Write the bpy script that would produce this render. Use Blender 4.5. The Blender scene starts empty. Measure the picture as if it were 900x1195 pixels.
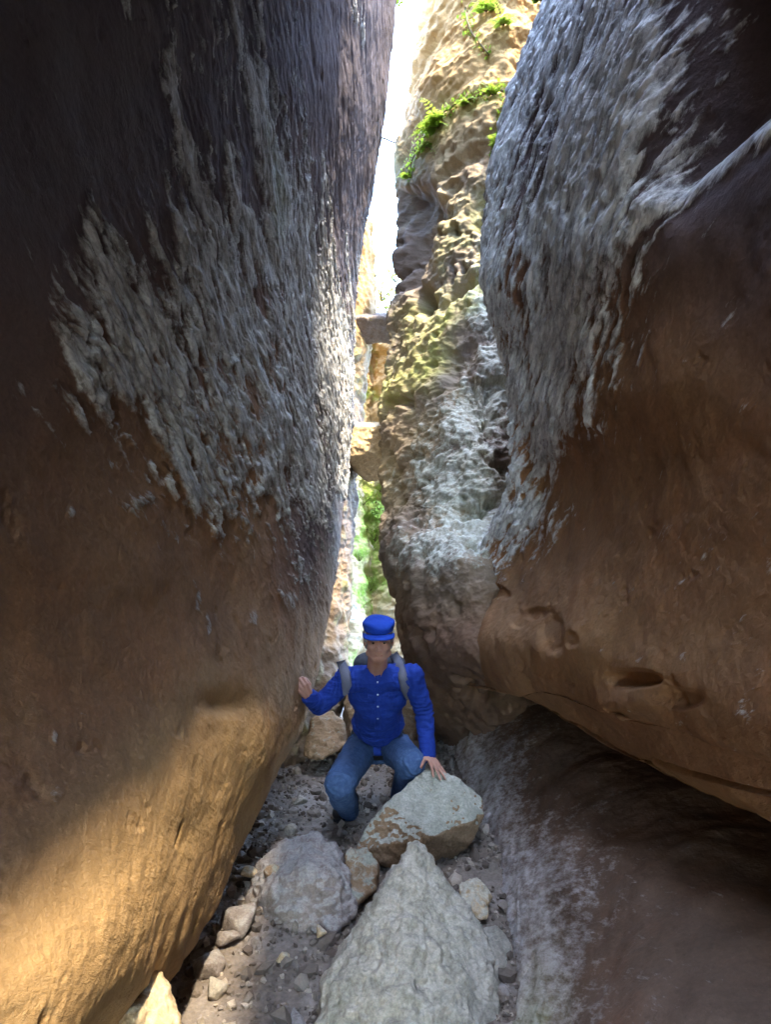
import bpy, bmesh, math, random
import numpy as np
from mathutils import Vector, Matrix
R = math.radians
rng = np.random.default_rng(7)
random.seed(7)
SC = bpy.context.scene
COL = SC.collection

# ------------------------------------------------------------------ camera
F, PITCH, CAMZ = 700.0, R(6.0), 1.5
cam = bpy.data.cameras.new("camera")
cam.sensor_fit = 'VERTICAL'; cam.sensor_height = 24.0
cam.lens = 24.0 * F / 1195.0
cam.clip_start = 0.05; cam.clip_end = 2000
camo = bpy.data.objects.new("camera", cam); COL.objects.link(camo)
camo.location = (0, 0, CAMZ); camo.rotation_euler = (R(90) + PITCH, 0, 0)
SC.camera = camo

# ------------------------------------------------------------------ world + sun
SUN_DIR = Vector((0.203, -0.359, 0.914)).normalized()      # towards the sun
W = bpy.data.worlds.new("World"); SC.world = W; W.use_nodes = True
nt = W.node_tree
sky = nt.nodes.new('ShaderNodeTexSky'); sky.sky_type = 'NISHITA'; sky.sun_disc = False
sky.sun_elevation = math.asin(SUN_DIR.z); sky.sun_rotation = math.atan2(SUN_DIR.x, SUN_DIR.y)
sky.dust_density = 0.6; sky.ozone_density = 1.6
bg = nt.nodes['Background']; bg.inputs[1].default_value = 0.15
nt.links.new(sky.outputs[0], bg.inputs[0])
sl = bpy.data.lights.new("sun", 'SUN'); sl.energy = 0.55; sl.angle = R(4); sl.color = (1.0, 0.86, 0.66)
so = bpy.data.objects.new("sun", sl); COL.objects.link(so)
so.rotation_euler = SUN_DIR.to_track_quat('Z', 'Y').to_euler(); so.location = (3, -4, 12)

SC.view_settings.view_transform = 'Standard'; SC.view_settings.look = 'None'
SC.view_settings.gamma = 1.0; SC.view_settings.use_curve_mapping = False
SC.view_settings.exposure = 5.6
cy = SC.cycles
cy.use_denoising = True
cy.max_bounces = 12; cy.diffuse_bounces = 8; cy.glossy_bounces = 3; cy.transmission_bounces = 3
cy.use_adaptive_sampling = True; cy.adaptive_threshold = 0.01
cy.sample_clamp_indirect = 6.0

# ------------------------------------------------------------------ helpers
CP, SP = math.cos(PITCH), math.sin(PITCH)
def P(px, py, d):
    """point seen at reference pixel (px, py), d metres along the optical axis"""
    a = (px - 450.0) / F; b = (597.5 - py) / F
    return np.array((a * d, d * (CP - b * SP), CAMZ + d * (SP + b * CP)))
def PV(px, py, d): return Vector(P(px, py, d))
def Pg(PX, PY, D):
    a = (PX - 450.0) / F; b = (597.5 - PY) / F
    return np.stack((a * D, D * (CP - b * SP), CAMZ + D * (SP + b * CP)), -1)

_perm = np.random.default_rng(3).permutation(256).astype(np.int32)
_perm = np.concatenate((_perm, _perm, _perm))
_grad = np.random.default_rng(4).normal(size=(256, 3)).astype(np.float32)
_grad /= np.linalg.norm(_grad, axis=1)[:, None]
def noise3(p):
    """gradient noise, p (...,3) -> about -1..1"""
    p = np.asarray(p, np.float32); i = np.floor(p).astype(np.int32); f = p - i
    i &= 255
    u = f * f * f * (f * (f * 6 - 15) + 10)
    out = 0
    for dx in (0, 1):
        wx = u[..., 0] if dx else 1 - u[..., 0]
        hx = _perm[i[..., 0] + dx]
        for dy in (0, 1):
            wy = u[..., 1] if dy else 1 - u[..., 1]
            hy = _perm[hx + ((i[..., 1] + dy) & 255)]
            for dz in (0, 1):
                wz = u[..., 2] if dz else 1 - u[..., 2]
                g = _grad[_perm[hy + ((i[..., 2] + dz) & 255)]]
                dot = g[..., 0] * (f[..., 0] - dx) + g[..., 1] * (f[..., 1] - dy) + g[..., 2] * (f[..., 2] - dz)
                out = out + wx * wy * wz * dot
    return out * 1.5
def fbm(p, octv=4, gain=0.5, ridged=False):
    p = np.asarray(p, np.float32); s = 0; a = 1.0; t = 0
    for k in range(octv):
        n = noise3(p + 17.3 * k)
        if ridged: n = 1 - 2 * np.abs(n)
        s = s + a * n; t += a; a *= gain; p = p * 2.03
    return s / t
def sstep(a, b, x):
    t = np.clip((x - a) / (b - a), 0, 1); return t * t * (3 - 2 * t)
def seg_dist(PX, PY, pts):
    """distance in reference pixels from a polyline"""
    best = np.full(PX.shape, 1e9)
    for (x0, y0), (x1, y1) in zip(pts[:-1], pts[1:]):
        vx, vy = x1 - x0, y1 - y0
        t = np.clip(((PX - x0) * vx + (PY - y0) * vy) / (vx * vx + vy * vy), 0, 1)
        best = np.minimum(best, np.hypot(PX - x0 - t * vx, PY - y0 - t * vy))
    return best
def poly_sd(PX, PY, pts):
    """signed distance to a closed polygon, positive inside"""
    d = seg_dist(PX, PY, list(pts) + [pts[0]]); ins = np.zeros(PX.shape, bool)
    n = len(pts)
    for i in range(n):
        x0, y0 = pts[i]; x1, y1 = pts[(i + 1) % n]
        if y0 == y1: continue
        c = ((y0 > PY) != (y1 > PY)) & (PX < (x1 - x0) * (PY - y0) / (y1 - y0) + x0)
        ins ^= c
    return np.where(ins, d, -d)

def mesh_np(name, V, faces, mat, parent=None, smooth=True, attrs=None):
    me = bpy.data.meshes.new(name)
    V = np.asarray(V, np.float32).reshape(-1, 3)
    loops = np.concatenate([np.asarray(f, np.int32).ravel() for f in faces])
    sizes = np.concatenate([np.full(len(f), np.asarray(f).shape[1], np.int32) for f in faces])
    starts = np.concatenate(([0], np.cumsum(sizes)[:-1])).astype(np.int32)
    me.vertices.add(len(V)); me.loops.add(len(loops)); me.polygons.add(len(sizes))
    me.vertices.foreach_set('co', V.ravel()); me.loops.foreach_set('vertex_index', loops)
    me.polygons.foreach_set('loop_start', starts)
    me.update(calc_edges=True); me.validate()
    me.polygons.foreach_set('use_smooth', np.full(len(me.polygons), smooth))
    for k, a in (attrs or {}).items():
        at = me.attributes.new(k, 'FLOAT', 'POINT')
        at.data.foreach_set('value', np.asarray(a, np.float32).ravel())
    if mat: me.materials.append(mat)
    o = bpy.data.objects.new(name, me); COL.objects.link(o)
    if parent: o.parent = parent
    return o
def tag(o, label=None, cat=None, group=None, kind=None):
    if label: o['label'] = label
    if cat: o['category'] = cat
    if group: o['group'] = group
    if kind: o['kind'] = kind
    return o

def cr(Pts, counts):
    """Catmull-Rom along axis 0; counts samples per segment"""
    n = len(Pts); out = []
    ext = np.concatenate(([2 * Pts[0] - Pts[1]], Pts, [2 * Pts[-1] - Pts[-2]]))
    for i in range(n - 1):
        p0, p1, p2, p3 = ext[i:i + 4]
        t = np.arange(counts[i]) / counts[i]
        t = t.reshape((-1,) + (1,) * (Pts.ndim - 1))
        m1 = (p2 - p0) / 2; m2 = (p3 - p1) / 2
        # limit the tangents so the net never overshoots
        lim = 1.6 * np.abs(p2 - p1) + 1e-9
        m1 = np.clip(m1, -lim, lim); m2 = np.clip(m2, -lim, lim)
        out.append((2 * t**3 - 3 * t**2 + 1) * p1 + (t**3 - 2 * t**2 + t) * m1 + (-2 * t**3 + 3 * t**2) * p2 + (t**3 - t**2) * m2)
    out.append(Pts[-1:])
    return np.concatenate(out)
def seg_counts(A, axis, step, lo=4, hi=260):
    """samples per segment: about one every `step` reference pixels inside the frame"""
    px = np.clip(A[..., 0], -60, 960); py = np.clip(A[..., 1], -60, 1255)
    d = np.hypot(np.diff(px, axis=axis), np.diff(py, axis=axis))
    m = d.max(axis=1 - axis)
    return [int(np.clip(v / step, lo, hi)) for v in m]

def rock_sheet(net, wrap, ext, step, dense=(1, 1)):
    """net rows x cols of (px,py,d), first column = far edge; wrap: per row ((v1),(v2)) away from the edge;
    ext: list of (x,y,zmul) continuing the near side behind the camera. Returns dense world grid and pixel grids."""
    A = np.array(net, float); A[..., 2] = 1 / A[..., 2]
    cr_, cc_ = seg_counts(A, 0, step), seg_counts(A, 1, step)
    cc_[0] = int(cc_[0] * dense[0]); cc_[1] = int(cc_[1] * dense[1])
    G = cr(A, cr_)
    G = np.swapaxes(cr(np.swapaxes(G, 0, 1), cc_), 0, 1)
    PX, PY, D = G[..., 0], G[..., 1], 1 / G[..., 2]
    Wd = Pg(PX, PY, D)
    Wv = cr(np.array(wrap, float), cr_)                       # rows,2,3
    s = (np.linspace(1, 0, 30)[:-1]) ** 1.5
    Wr = Wd[:, :1, :] + Wv[:, None, 0, :] * s[None, :, None] + Wv[:, None, 1, :] * (s ** 2)[None, :, None]
    parts = [Wr, Wd]; pxs = [np.repeat(PX[:, :1], len(s), 1), PX]; pys = [np.repeat(PY[:, :1], len(s), 1), PY]
    if ext:
        last = Wd[:, -1]; zc = last[:, 2] - CAMZ
        hi = sstep(-0.3, 2.0, zc)
        Q = [Wd[:, -1]] + [np.stack((x[0] + (x[1] - x[0]) * hi, np.full(len(zc), y), CAMZ + zc * m), -1) for x, y, m in ext]
        E = cr(np.array(Q), [14] * len(ext))[1:]
        E = np.swapaxes(E, 0, 1); parts.append(E)
        pxs.append(np.repeat(PX[:, -1:], E.shape[1], 1)); pys.append(np.repeat(PY[:, -1:], E.shape[1], 1))
    X = np.concatenate(parts, 1)
    vis = np.zeros(X.shape[:2]); vis[:, len(s):len(s) + PX.shape[1]] = 1
    return X, np.concatenate(pxs, 1), np.concatenate(pys, 1), vis
def grid_spacing(X):
    a = np.linalg.norm(np.gradient(X, axis=1), axis=-1); b = np.linalg.norm(np.gradient(X, axis=0), axis=-1)
    return np.maximum(a, b)
def grid_normals(X, sgn):
    du = np.gradient(X, axis=1); dv = np.gradient(X, axis=0)
    n = np.cross(du, dv); n /= np.linalg.norm(n, axis=-1, keepdims=True) + 1e-12
    return n * sgn
def grid_faces(h, w, flip):
    i = np.arange(h * w).reshape(h, w)
    q = np.stack((i[:-1, :-1], i[:-1, 1:], i[1:, 1:], i[1:, :-1]), -1).reshape(-1, 4)
    return q[:, ::-1] if flip else q
def close_back(X, flip, vec):
    """solid rock: the border of the sheet runs outwards by vec and is capped"""
    h, w = X.shape[:2]; idx = np.arange(h * w).reshape(h, w)
    ring = np.concatenate((idx[0, :-1], idx[:-1, -1], idx[-1, :0:-1], idx[:0:-1, 0]))
    V = X.reshape(-1, 3); B = V[ring] + np.array(vec); c = B.mean(0, keepdims=True)
    n = len(ring); o = h * w; k = np.arange(n); k2 = (k + 1) % n
    side = np.stack((ring[k2], ring[k], o + k, o + k2), -1)
    fan = np.stack((o + k2, o + k, np.full(n, o + n)), -1)
    if flip: side = side[:, ::-1]; fan = fan[:, ::-1]
    return np.concatenate((V, B, c)), side, fan

# ------------------------------------------------------------------ materials
def mat_new(name):
    m = bpy.data.materials.new(name); m.use_nodes = True
    n = m.node_tree.nodes; b = n['Principled BSDF']
    b.inputs['Roughness'].default_value = 0.9
    b.inputs['Specular IOR Level'].default_value = 0.25
    return m, m.node_tree, b
class NG:
    """small node-graph writer"""
    def __init__(s, t): s.t = t
    def n(s, typ, **kw):
        x = s.t.nodes.new(typ)
        for k, v in kw.items(): setattr(x, k, v)
        return x
    def link(s, a, b): s.t.links.new(a, b)
    def noise(s, vec, scale, detail=5, rough=0.6, dist=0.0):
        x = s.n('ShaderNodeTexNoise'); x.inputs['Scale'].default_value = scale; x.inputs['Detail'].default_value = detail
        x.inputs['Roughness'].default_value = rough; x.inputs['Distortion'].default_value = dist
        if vec is not None: s.link(vec, x.inputs['Vector'])
        return x.outputs['Fac']
    def ramp(s, fac, stops):
        x = s.n('ShaderNodeValToRGB'); cr_ = x.color_ramp
        while len(cr_.elements) < len(stops): cr_.elements.new(0.5)
        for e, (p, c) in zip(cr_.elements, stops): e.position = p; e.color = (*c, 1) if len(c) == 3 else c
        s.link(fac, x.inputs['Fac']); return x.outputs['Color']
    def mix(s, fac, a, b, mode='MIX'):
        x = s.n('ShaderNodeMix', data_type='RGBA', blend_type=mode)
        for sock, v in ((x.inputs[0], fac), (x.inputs[6], a), (x.inputs[7], b)):
            if hasattr(v, 'node'): s.link(v, sock)
            else: sock.default_value = (*v, 1) if isinstance(v, tuple) and len(v) == 3 else v
        return x.outputs[2]
    def math(s, op, a, b=0.0, clamp=False):
        x = s.n('ShaderNodeMath', operation=op, use_clamp=clamp)
        for sock, v in ((x.inputs[0], a), (x.inputs[1], b)):
            if hasattr(v, 'node'): s.link(v, sock)
            else: sock.default_value = v
        return x.outputs[0]
    def attr(s, name):
        x = s.n('ShaderNodeAttribute', attribute_name=name); return x.outputs['Fac']
    def coord(s, scale=(1, 1, 1), rot=(0, 0, 0), typ='POINT'):
        c = s.n('ShaderNodeTexCoord'); m = s.n('ShaderNodeMapping'); m.vector_type = typ
        m.inputs['Scale'].default_value = scale; m.inputs['Rotation'].default_value = rot
        s.link(c.outputs['Object'], m.inputs['Vector']); return m.outputs['Vector']
    def bump(s, h, strength, dist, base=None):
        x = s.n('ShaderNodeBump'); x.inputs['Strength'].default_value = strength; x.inputs['Distance'].default_value = dist
        s.link(h, x.inputs['Height'])
        if base: s.link(base, x.inputs['Normal'])
        return x.outputs['Normal']

def cliff_material(name, base, base2, crust, crust2, moss=(0.10, 0.16, 0.02), warm=(0.42, 0.265, 0.108), micro=1.0):
    m, t, b = mat_new(name); g = NG(t)
    v = g.coord()
    vs = g.coord((1.0, 1.0, 4.0), (R(58), 0, 0), 'TEXTURE')
    n1 = g.noise(v, 1.3, 6, 0.6); n2 = g.noise(v, 9, 6, 0.65); n3 = g.noise(vs, 30, 6, 0.7); n4 = g.noise(v, 70, 4, 0.7)
    c = g.mix(g.ramp(n1, [(0.35, (0, 0, 0)), (0.65, (1, 1, 1))]), base, base2)
    c = g.mix(g.math('MULTIPLY', g.ramp(n2, [(0.45, (0, 0, 0)), (0.75, (1, 1, 1))]), 0.45), c, tuple(0.62 * k for k in base))
    n6 = g.noise(v, 3.6, 8, 0.68, 0.4); n7 = g.noise(v, 230, 3, 0.7)
    c = g.mix(g.math('MULTIPLY', g.ramp(n6, [(0.50, (0, 0, 0)), (0.68, (1, 1, 1))]), 0.5), c, (base2[0] * 1.25, base2[1] * 1.02, base2[2] * 0.9))
    c = g.mix(g.math('MULTIPLY', g.ramp(n6, [(0.30, (1, 1, 1)), (0.44, (0, 0, 0))]), 0.55), c, tuple(0.5 * k for k in base))
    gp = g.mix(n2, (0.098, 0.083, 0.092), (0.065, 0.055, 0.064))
    c = g.mix(g.attr('patina_shade'), c, gp)  # grey-purple tone; on the upper walls it paints their bluish shade
    c = g.mix(g.attr('low_brown'), c, g.mix(n2, (0.15, 0.085, 0.05), (0.09, 0.055, 0.036)))  # lower buttress turns darker brown, like the near wall
    cc = g.mix(g.ramp(n3, [(0.40, (0, 0, 0)), (0.62, (1, 1, 1))]), crust2, crust)
    n8 = g.noise(vs, 75, 5, 0.75)
    cm = g.math('ADD', g.attr('crust'), g.math('ADD', g.math('MULTIPLY', g.math('SUBTRACT', n3, 0.5), 1.5), g.math('MULTIPLY', g.math('SUBTRACT', n8, 0.5), 1.1)))
    cm = g.ramp(cm, [(0.34, (0, 0, 0)), (0.86, (1, 1, 1))])
    c = g.mix(cm, c, cc)
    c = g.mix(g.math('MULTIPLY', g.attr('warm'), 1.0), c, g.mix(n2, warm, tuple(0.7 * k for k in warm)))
    mm = g.math('MULTIPLY', g.attr('moss'), g.ramp(n2, [(0.3, (0.2,) * 3), (0.6, (1, 1, 1))]))
    c = g.mix(mm, c, g.mix(n4, moss, tuple(k * 1.9 for k in moss)))
    c = g.mix(0.45, c, g.ramp(n4, [(0.25, (0.35,) * 3), (0.75, (0.75,) * 3)]), 'OVERLAY')
    g.link(c, b.inputs['Base Color'])
    nb = g.bump(n2, 0.35 * micro, 0.03)
    nb = g.bump(n3, 0.45 * micro, 0.014, nb)
    nb = g.bump(n4, 0.6 * micro, 0.005, nb)
    nb = g.bump(n7, 0.5 * micro, 0.0012, nb)
    g.link(nb, b.inputs['Normal'])
    b.inputs['Roughness'].default_value = 0.85
    return m
# ------------------------------------------------------------------ canyon walls
M_LEFT = cliff_material('rock_left', (0.200, 0.103, 0.050), (0.265, 0.147, 0.070), (0.60, 0.60, 0.56), (0.24, 0.22, 0.19))
M_RIGHT = cliff_material('rock_right', (0.200, 0.103, 0.050), (0.265, 0.147, 0.070), (0.78, 0.81, 0.80), (0.30, 0.31, 0.31))
M_FAR = cliff_material('rock_far', (0.36, 0.30, 0.19), (0.46, 0.38, 0.24), (0.44, 0.43, 0.36), (0.28, 0.265, 0.21), (0.13, 0.23, 0.03))
M_BUTT = cliff_material('rock_buttress', (0.20, 0.155, 0.095), (0.28, 0.215, 0.13), (0.44, 0.45, 0.38), (0.24, 0.23, 0.18), (0.13, 0.18, 0.03), warm=(0.44, 0.27, 0.10))

DS = np.array((0, math.cos(R(32)), -math.sin(R(32))))      # the way the flow ribs plunge
QS = np.array((0, math.sin(R(32)), math.cos(R(32))))
def ribs(X, across, along, seed=0.0, octv=4):
    """ridged noise stretched along the plunging flow direction"""
    w = 0.09 * np.stack([fbm(X * 2.6 + 5 * k + seed, 3) for k in range(3)], -1)
    Y = X + w
    q = np.stack((Y[..., 0] * across, (Y @ QS) * across, (Y @ DS) * along), -1)
    return fbm(q + seed, octv, 0.55, ridged=True)

def make_wall(name, net, wrap, ext, step, mat, sgn, flip, back, shape, warp=None, dense=(1, 1)):
    X, PX, PY, vis = rock_sheet(net, wrap, ext, step, dense)
    if warp: X = warp(X)
    N = grid_normals(X, sgn)
    disp, attrs = shape(X, PX, PY, vis)
    X = X + N * disp[..., None]
    V, side, fan = close_back(X, flip, back); [attrs.setdefault(k, np.zeros(X.shape[:2])) for k in ('patina_shade', 'low_brown')]
    h, w = X.shape[:2]; extra = len(V) - h * w
    at = {k: np.concatenate((a.ravel(), np.zeros(extra))) for k, a in attrs.items()}
    o = mesh_np(name, V, [grid_faces(h, w, flip), side, fan], mat, attrs=at)
    o['kind'] = 'structure'
    return o

# ---- left wall
LE = [(455, -560, 3.4), (463, -330, 4.4), (468, -220, 5.6), (468, -150, 6.0), (462, 0, 6.4), (455, 70, 6.4), (449, 140, 6.3), (438, 200, 6.2),
      (424, 265, 6.0), (415, 340, 5.9), (412, 400, 5.8), (411, 480, 5.6), (405, 560, 5.3), (399, 630, 4.9), (386, 700, 4.3),
      (371, 780, 3.8), (352, 850, 3.4), (322, 905, 3.0), (300, 950, 2.75), (262, 1040, 2.3), (222, 1115, 1.95), (165, 1180, 1.70), (80, 1280, 1.35)]
LL = [-5200, -2900, -1700, -1000, -620, -420, -260, -110, 30, 180, 300, 430, 560, 690, 810, 930, 1050, 1150, 1240, 1380, 1520, 1680, 1900]
net, wrap = [], []
for (px, py, d), ly in zip(LE, LL):
    k = sstep(700, 1100, py)                                 # the foot of the wall swells out
    ld = 0.66 - 0.22 * k - 0.16 * sstep(600, -900, py)
    row = [(px, py, d)]
    for f, bul in ((0.10, 1.0), (0.28, 1.0), (0.55, 1.0), (1.0, 1.0)):
        qx = px + (-400 - px) * f; qy = py + (ly - py) * f
        iv = 1 / d + (1 / ld - 1 / d) * f
        if f == 0.10: iv *= 1.02 + 0.05 * k
        if f == 0.28: iv *= 1.0 + 0.10 * k
        row.append((qx, qy, 1 / iv))
    net.append(row)
    if py < 750: wrap.append(((-0.15, 0.35, 0), (-2.2, 0.9, 0)))
    elif py < 880: wrap.append(((-0.20, 0.25, -0.15), (-1.2, 0.4, -0.3)))
    else: wrap.append(((-0.16, 0.10, -0.28), (-0.9, 0.1, -0.5)))
CR_L = [(150, -200), (165, 0), (225, 230), (130, 270), (110, 440), (190, 480), (185, 570), (270, 630), (320, 560), (350, 700), (385, 690), (395, 560), (470, 300), (500, -200)]
def strands(X, seed, sp, sfreq=20, sal=4.0):
    """coarse drapes, thin strands and ragged flakes of the pale crust"""
    st = ribs(X, 6.0, 0.9, seed); s2 = ribs(X, sfreq, sal, seed + 31.0, 5); lace = fbm(np.stack((X[..., 0] * 6, (X @ QS) * 11, (X @ DS) * 5), -1) + 0.5 * fbm(X * 5 + seed, 3)[..., None] + seed + 13, 5, 0.62, ridged=True); fl = fbm(np.stack((X[..., 0] * 9, (X @ QS) * 15, (X @ DS) * 5), -1) + seed + 3, 5, 0.6)
    k1 = np.clip(1.5 - 5 * sp / 0.16, 0, 1); k2 = np.clip(1.4 - 5 * sp / 0.06, 0, 1)
    return st * k1, s2 * k2, fl * k2, lace
def shape_left(X, PX, PY, vis):
    sp = grid_spacing(X); st, s2, fl, lace = strands(X, 0.0, sp)
    big = fbm(X * 0.8 + 3, 4); med = fbm(X * 3.2 + 9, 4)
    patch = fbm(np.stack((X[..., 0] * 2, (X @ QS) * 3.2, (X @ DS) * 0.8), -1) + 40, 4)
    wob = 26 * med + 22 * fl
    sd = (poly_sd(PX, PY, CR_L) + 1.6 * wob) / 95.0
    c = np.clip(sd, -1.3, 0.4) + 0.3 * st + 0.6 * s2 + 0.8 * fl + 1.3 * lace + 1.0 * patch - 1.08 - 0.5 * sstep(560, 640, PY)
    for poly in ([(330, -100), (345, 60), (390, 180), (440, 190), (445, 0), (430, -100)], [(232, 110), (250, 250), (300, 350), (330, 340), (280, 200), (262, 120)],
                 [(412, 150), (385, 240), (390, 330), (415, 350), (440, 190)]):
        c -= 0.65 * sstep(-28, 25, poly_sd(PX, PY, poly) + wob)
    for pl in ([(140, -20), (152, 62)], [(262, -10), (300, 130), (310, 190)], [(285, 250), (325, 322)], [(410, 0), (425, 70), (440, 120)], [(190, 60), (235, 240), (250, 250)], [(265, 170), (290, 290), (300, 330)]):
        c += 1.0 * np.exp(-(seg_dist(PX + 0.4 * wob, PY, pl) / 8) ** 2)
    c -= 0.62 * sstep(340, 110, PY + 60 * patch) + 0.5 * sstep(-10, 40, poly_sd(PX, PY, [(385, 120), (460, -60), (470, 200), (432, 330), (400, 330)]) + wob)
    c += 0.35 * np.exp(-(seg_dist(PX, PY, [(330, 280), (385, 420), (400, 560)]) / 55) ** 2)
    crust = sstep(0.0, 0.55, c); stain = sstep(-0.55, 0.75, c); reg = sstep(-0.6, 0.4, sd)
    d = 0.05 * big + 0.016 * med + reg * (0.016 * st + 0.010 * s2) + crust * (0.003 + 0.008 * s2 + 0.006 * fl + 0.007 * lace) + 0.005 * fbm(X * 14, 3) - 0.007 * sstep(0.30, 0.5, fbm(X * 7 + 41, 4))
    # scallop and lip at the head of the lit swell, small flutes at its foot
    d += -0.035 * np.exp(-((PX - 262) / 26) ** 2 - ((PY - 822) / 13) ** 2)
    d += 0.03 * np.exp(-((PX - 300) / 16) ** 2 - ((PY - 870) / 60) ** 2)
    f_ = sstep(45, 0, seg_dist(PX, PY, [(222, 1085), (200, 1150)]))
    d += 0.006 * f_ * np.sin((PX + 0.25 * PY) * 0.45)
    chips = sum(np.exp(-(((PX - x + 7 * fl) / rx) ** 2 + ((PY - y + 14 * med) / ry) ** 2) ** 2) for x, y, rx, ry in ((232, 700, 5, 14), (243, 728, 3, 18), (226, 682, 4, 8), (296, 722, 6, 10), (340, 700, 10, 12), (90, 595, 5, 8), (58, 865, 4, 9), (60, 930, 8, 10), (120, 462, 4, 9)))
    stain = np.maximum(stain, 0.55 * np.clip(chips, 0, 1))
    d += 0.004 * np.clip(chips, 0, 1)
    warm = 0.85 * sstep(-70, 90, poly_sd(PX, PY, [(255, 800), (340, 830), (330, 960), (150, 1250), (-200, 1300), (-200, 1000), (0, 1030)]) + 25 * big)  # sunlit patch on the swell painted as warmer, paler rock
    patina_shade = np.maximum(sstep(620, 120, PY + 0.35 * PX - 60 + 120 * big), sstep(300, 380, PX) * sstep(760, 600, PY + 100 * big)) * 0.95  # dark bluish shade of the upper wall put into the colour
    return d, dict(crust=stain, moss=0.35 * sstep(0.2, 0.6, patch) * crust * sstep(60, 0, seg_dist(PX, PY, [(280, 120), (320, 420)])), warm=warm, patina_shade=patina_shade)
def added_brow(X):
    # a rounded brow added out of view on the left wall to block sunlight
    X = X.copy(); y, z = X[..., 1], X[..., 2]
    z0 = np.maximum(3.3, 1.75 + 1.0 * y); w = sstep(z0, z0 + 0.65, z) * sstep(-1.6, -0.4, y) * sstep(3.2, 2.3, y)
    tgt = -0.62 + 0.222 * (z0 - 0.3) + 0.10
    X[..., 0] += (np.maximum(X[..., 0], tgt) - X[..., 0]) * w
    return X
make_wall('canyon_wall', net, wrap, [((-0.7, -0.35), -0.6, 1.0), ((-0.7, -0.15), -2.5, 1.2), ((-0.7, -0.2), -8.0, 1.4)], 1.25, M_LEFT, +1, False, (-4, 0, 0), shape_left, added_brow, (3.0, 1.6))

# ---- near right wall with the overhanging ledge
NE = [(715, -1500, 2.6), (695, -900, 2.95), (664, -420, 3.2), (655, -100, 3.35), (638, 0, 3.4), (603, 110, 3.45), (581, 210, 3.5), (572, 330, 3.5), (592, 400, 3.5), (600, 470, 3.5), (600, 540, 3.45),
      (572, 625, 3.8), (515, 690, 4.5), (482, 735, 4.85), (520, 794, 4.3), (600, 808, 3.4), (650, 838, 2.95), (705, 875, 2.5), (765, 903, 2.1), (830, 930, 1.78), (900, 957, 1.5), (1300, 1120, 0.78)]
NL = [-5200, -2900, -1600, -800, -500, -300, -100, 100, 250, 380, 520, 680, 800, 880, 940, 980, 1020, 1050, 1075, 1095, 1110, 1122]
net, wrap = [], []
for i, ((px, py, d), ly) in enumerate(zip(NE, NL)):
    ld = 0.78 - 0.36 * sstep(300, -900, py)
    ex = max(1302, px + 2)
    row = [(px, py, d)]
    for f in (0.06, 0.22, 0.5, 1.0):
        iv = 1 / d + (1 / ld - 1 / d) * f
        if f == 0.22: iv *= 1.05
        if i in (10, 11, 12, 13, 14): iv *= {0.06: 0.90, 0.22: 0.93}.get(f, 1.0)
        row.append((px + (ex - px) * f, py + (ly - py) * f, 1 / iv))
    net.append(row)
    if i < 12: wrap.append(((0.18, 0.30, 0), (1.4, 1.2, 0)))
    elif i < 14: wrap.append(((0.15, 0.2, -0.05), (1.0, 0.6, 0)))
    else: wrap.append(((0.16, 0.05, 0.05), (1.5, 0.2, 0.02)))
CR_N = [(600, -300), (760, -300), (775, -20), (770, 210), (718, 330), (690, 480), (640, 530), (612, 560), (640, 600), (600, 640), (520, 720), (480, 690), (480, 450), (560, 380), (540, 200)]
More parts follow.
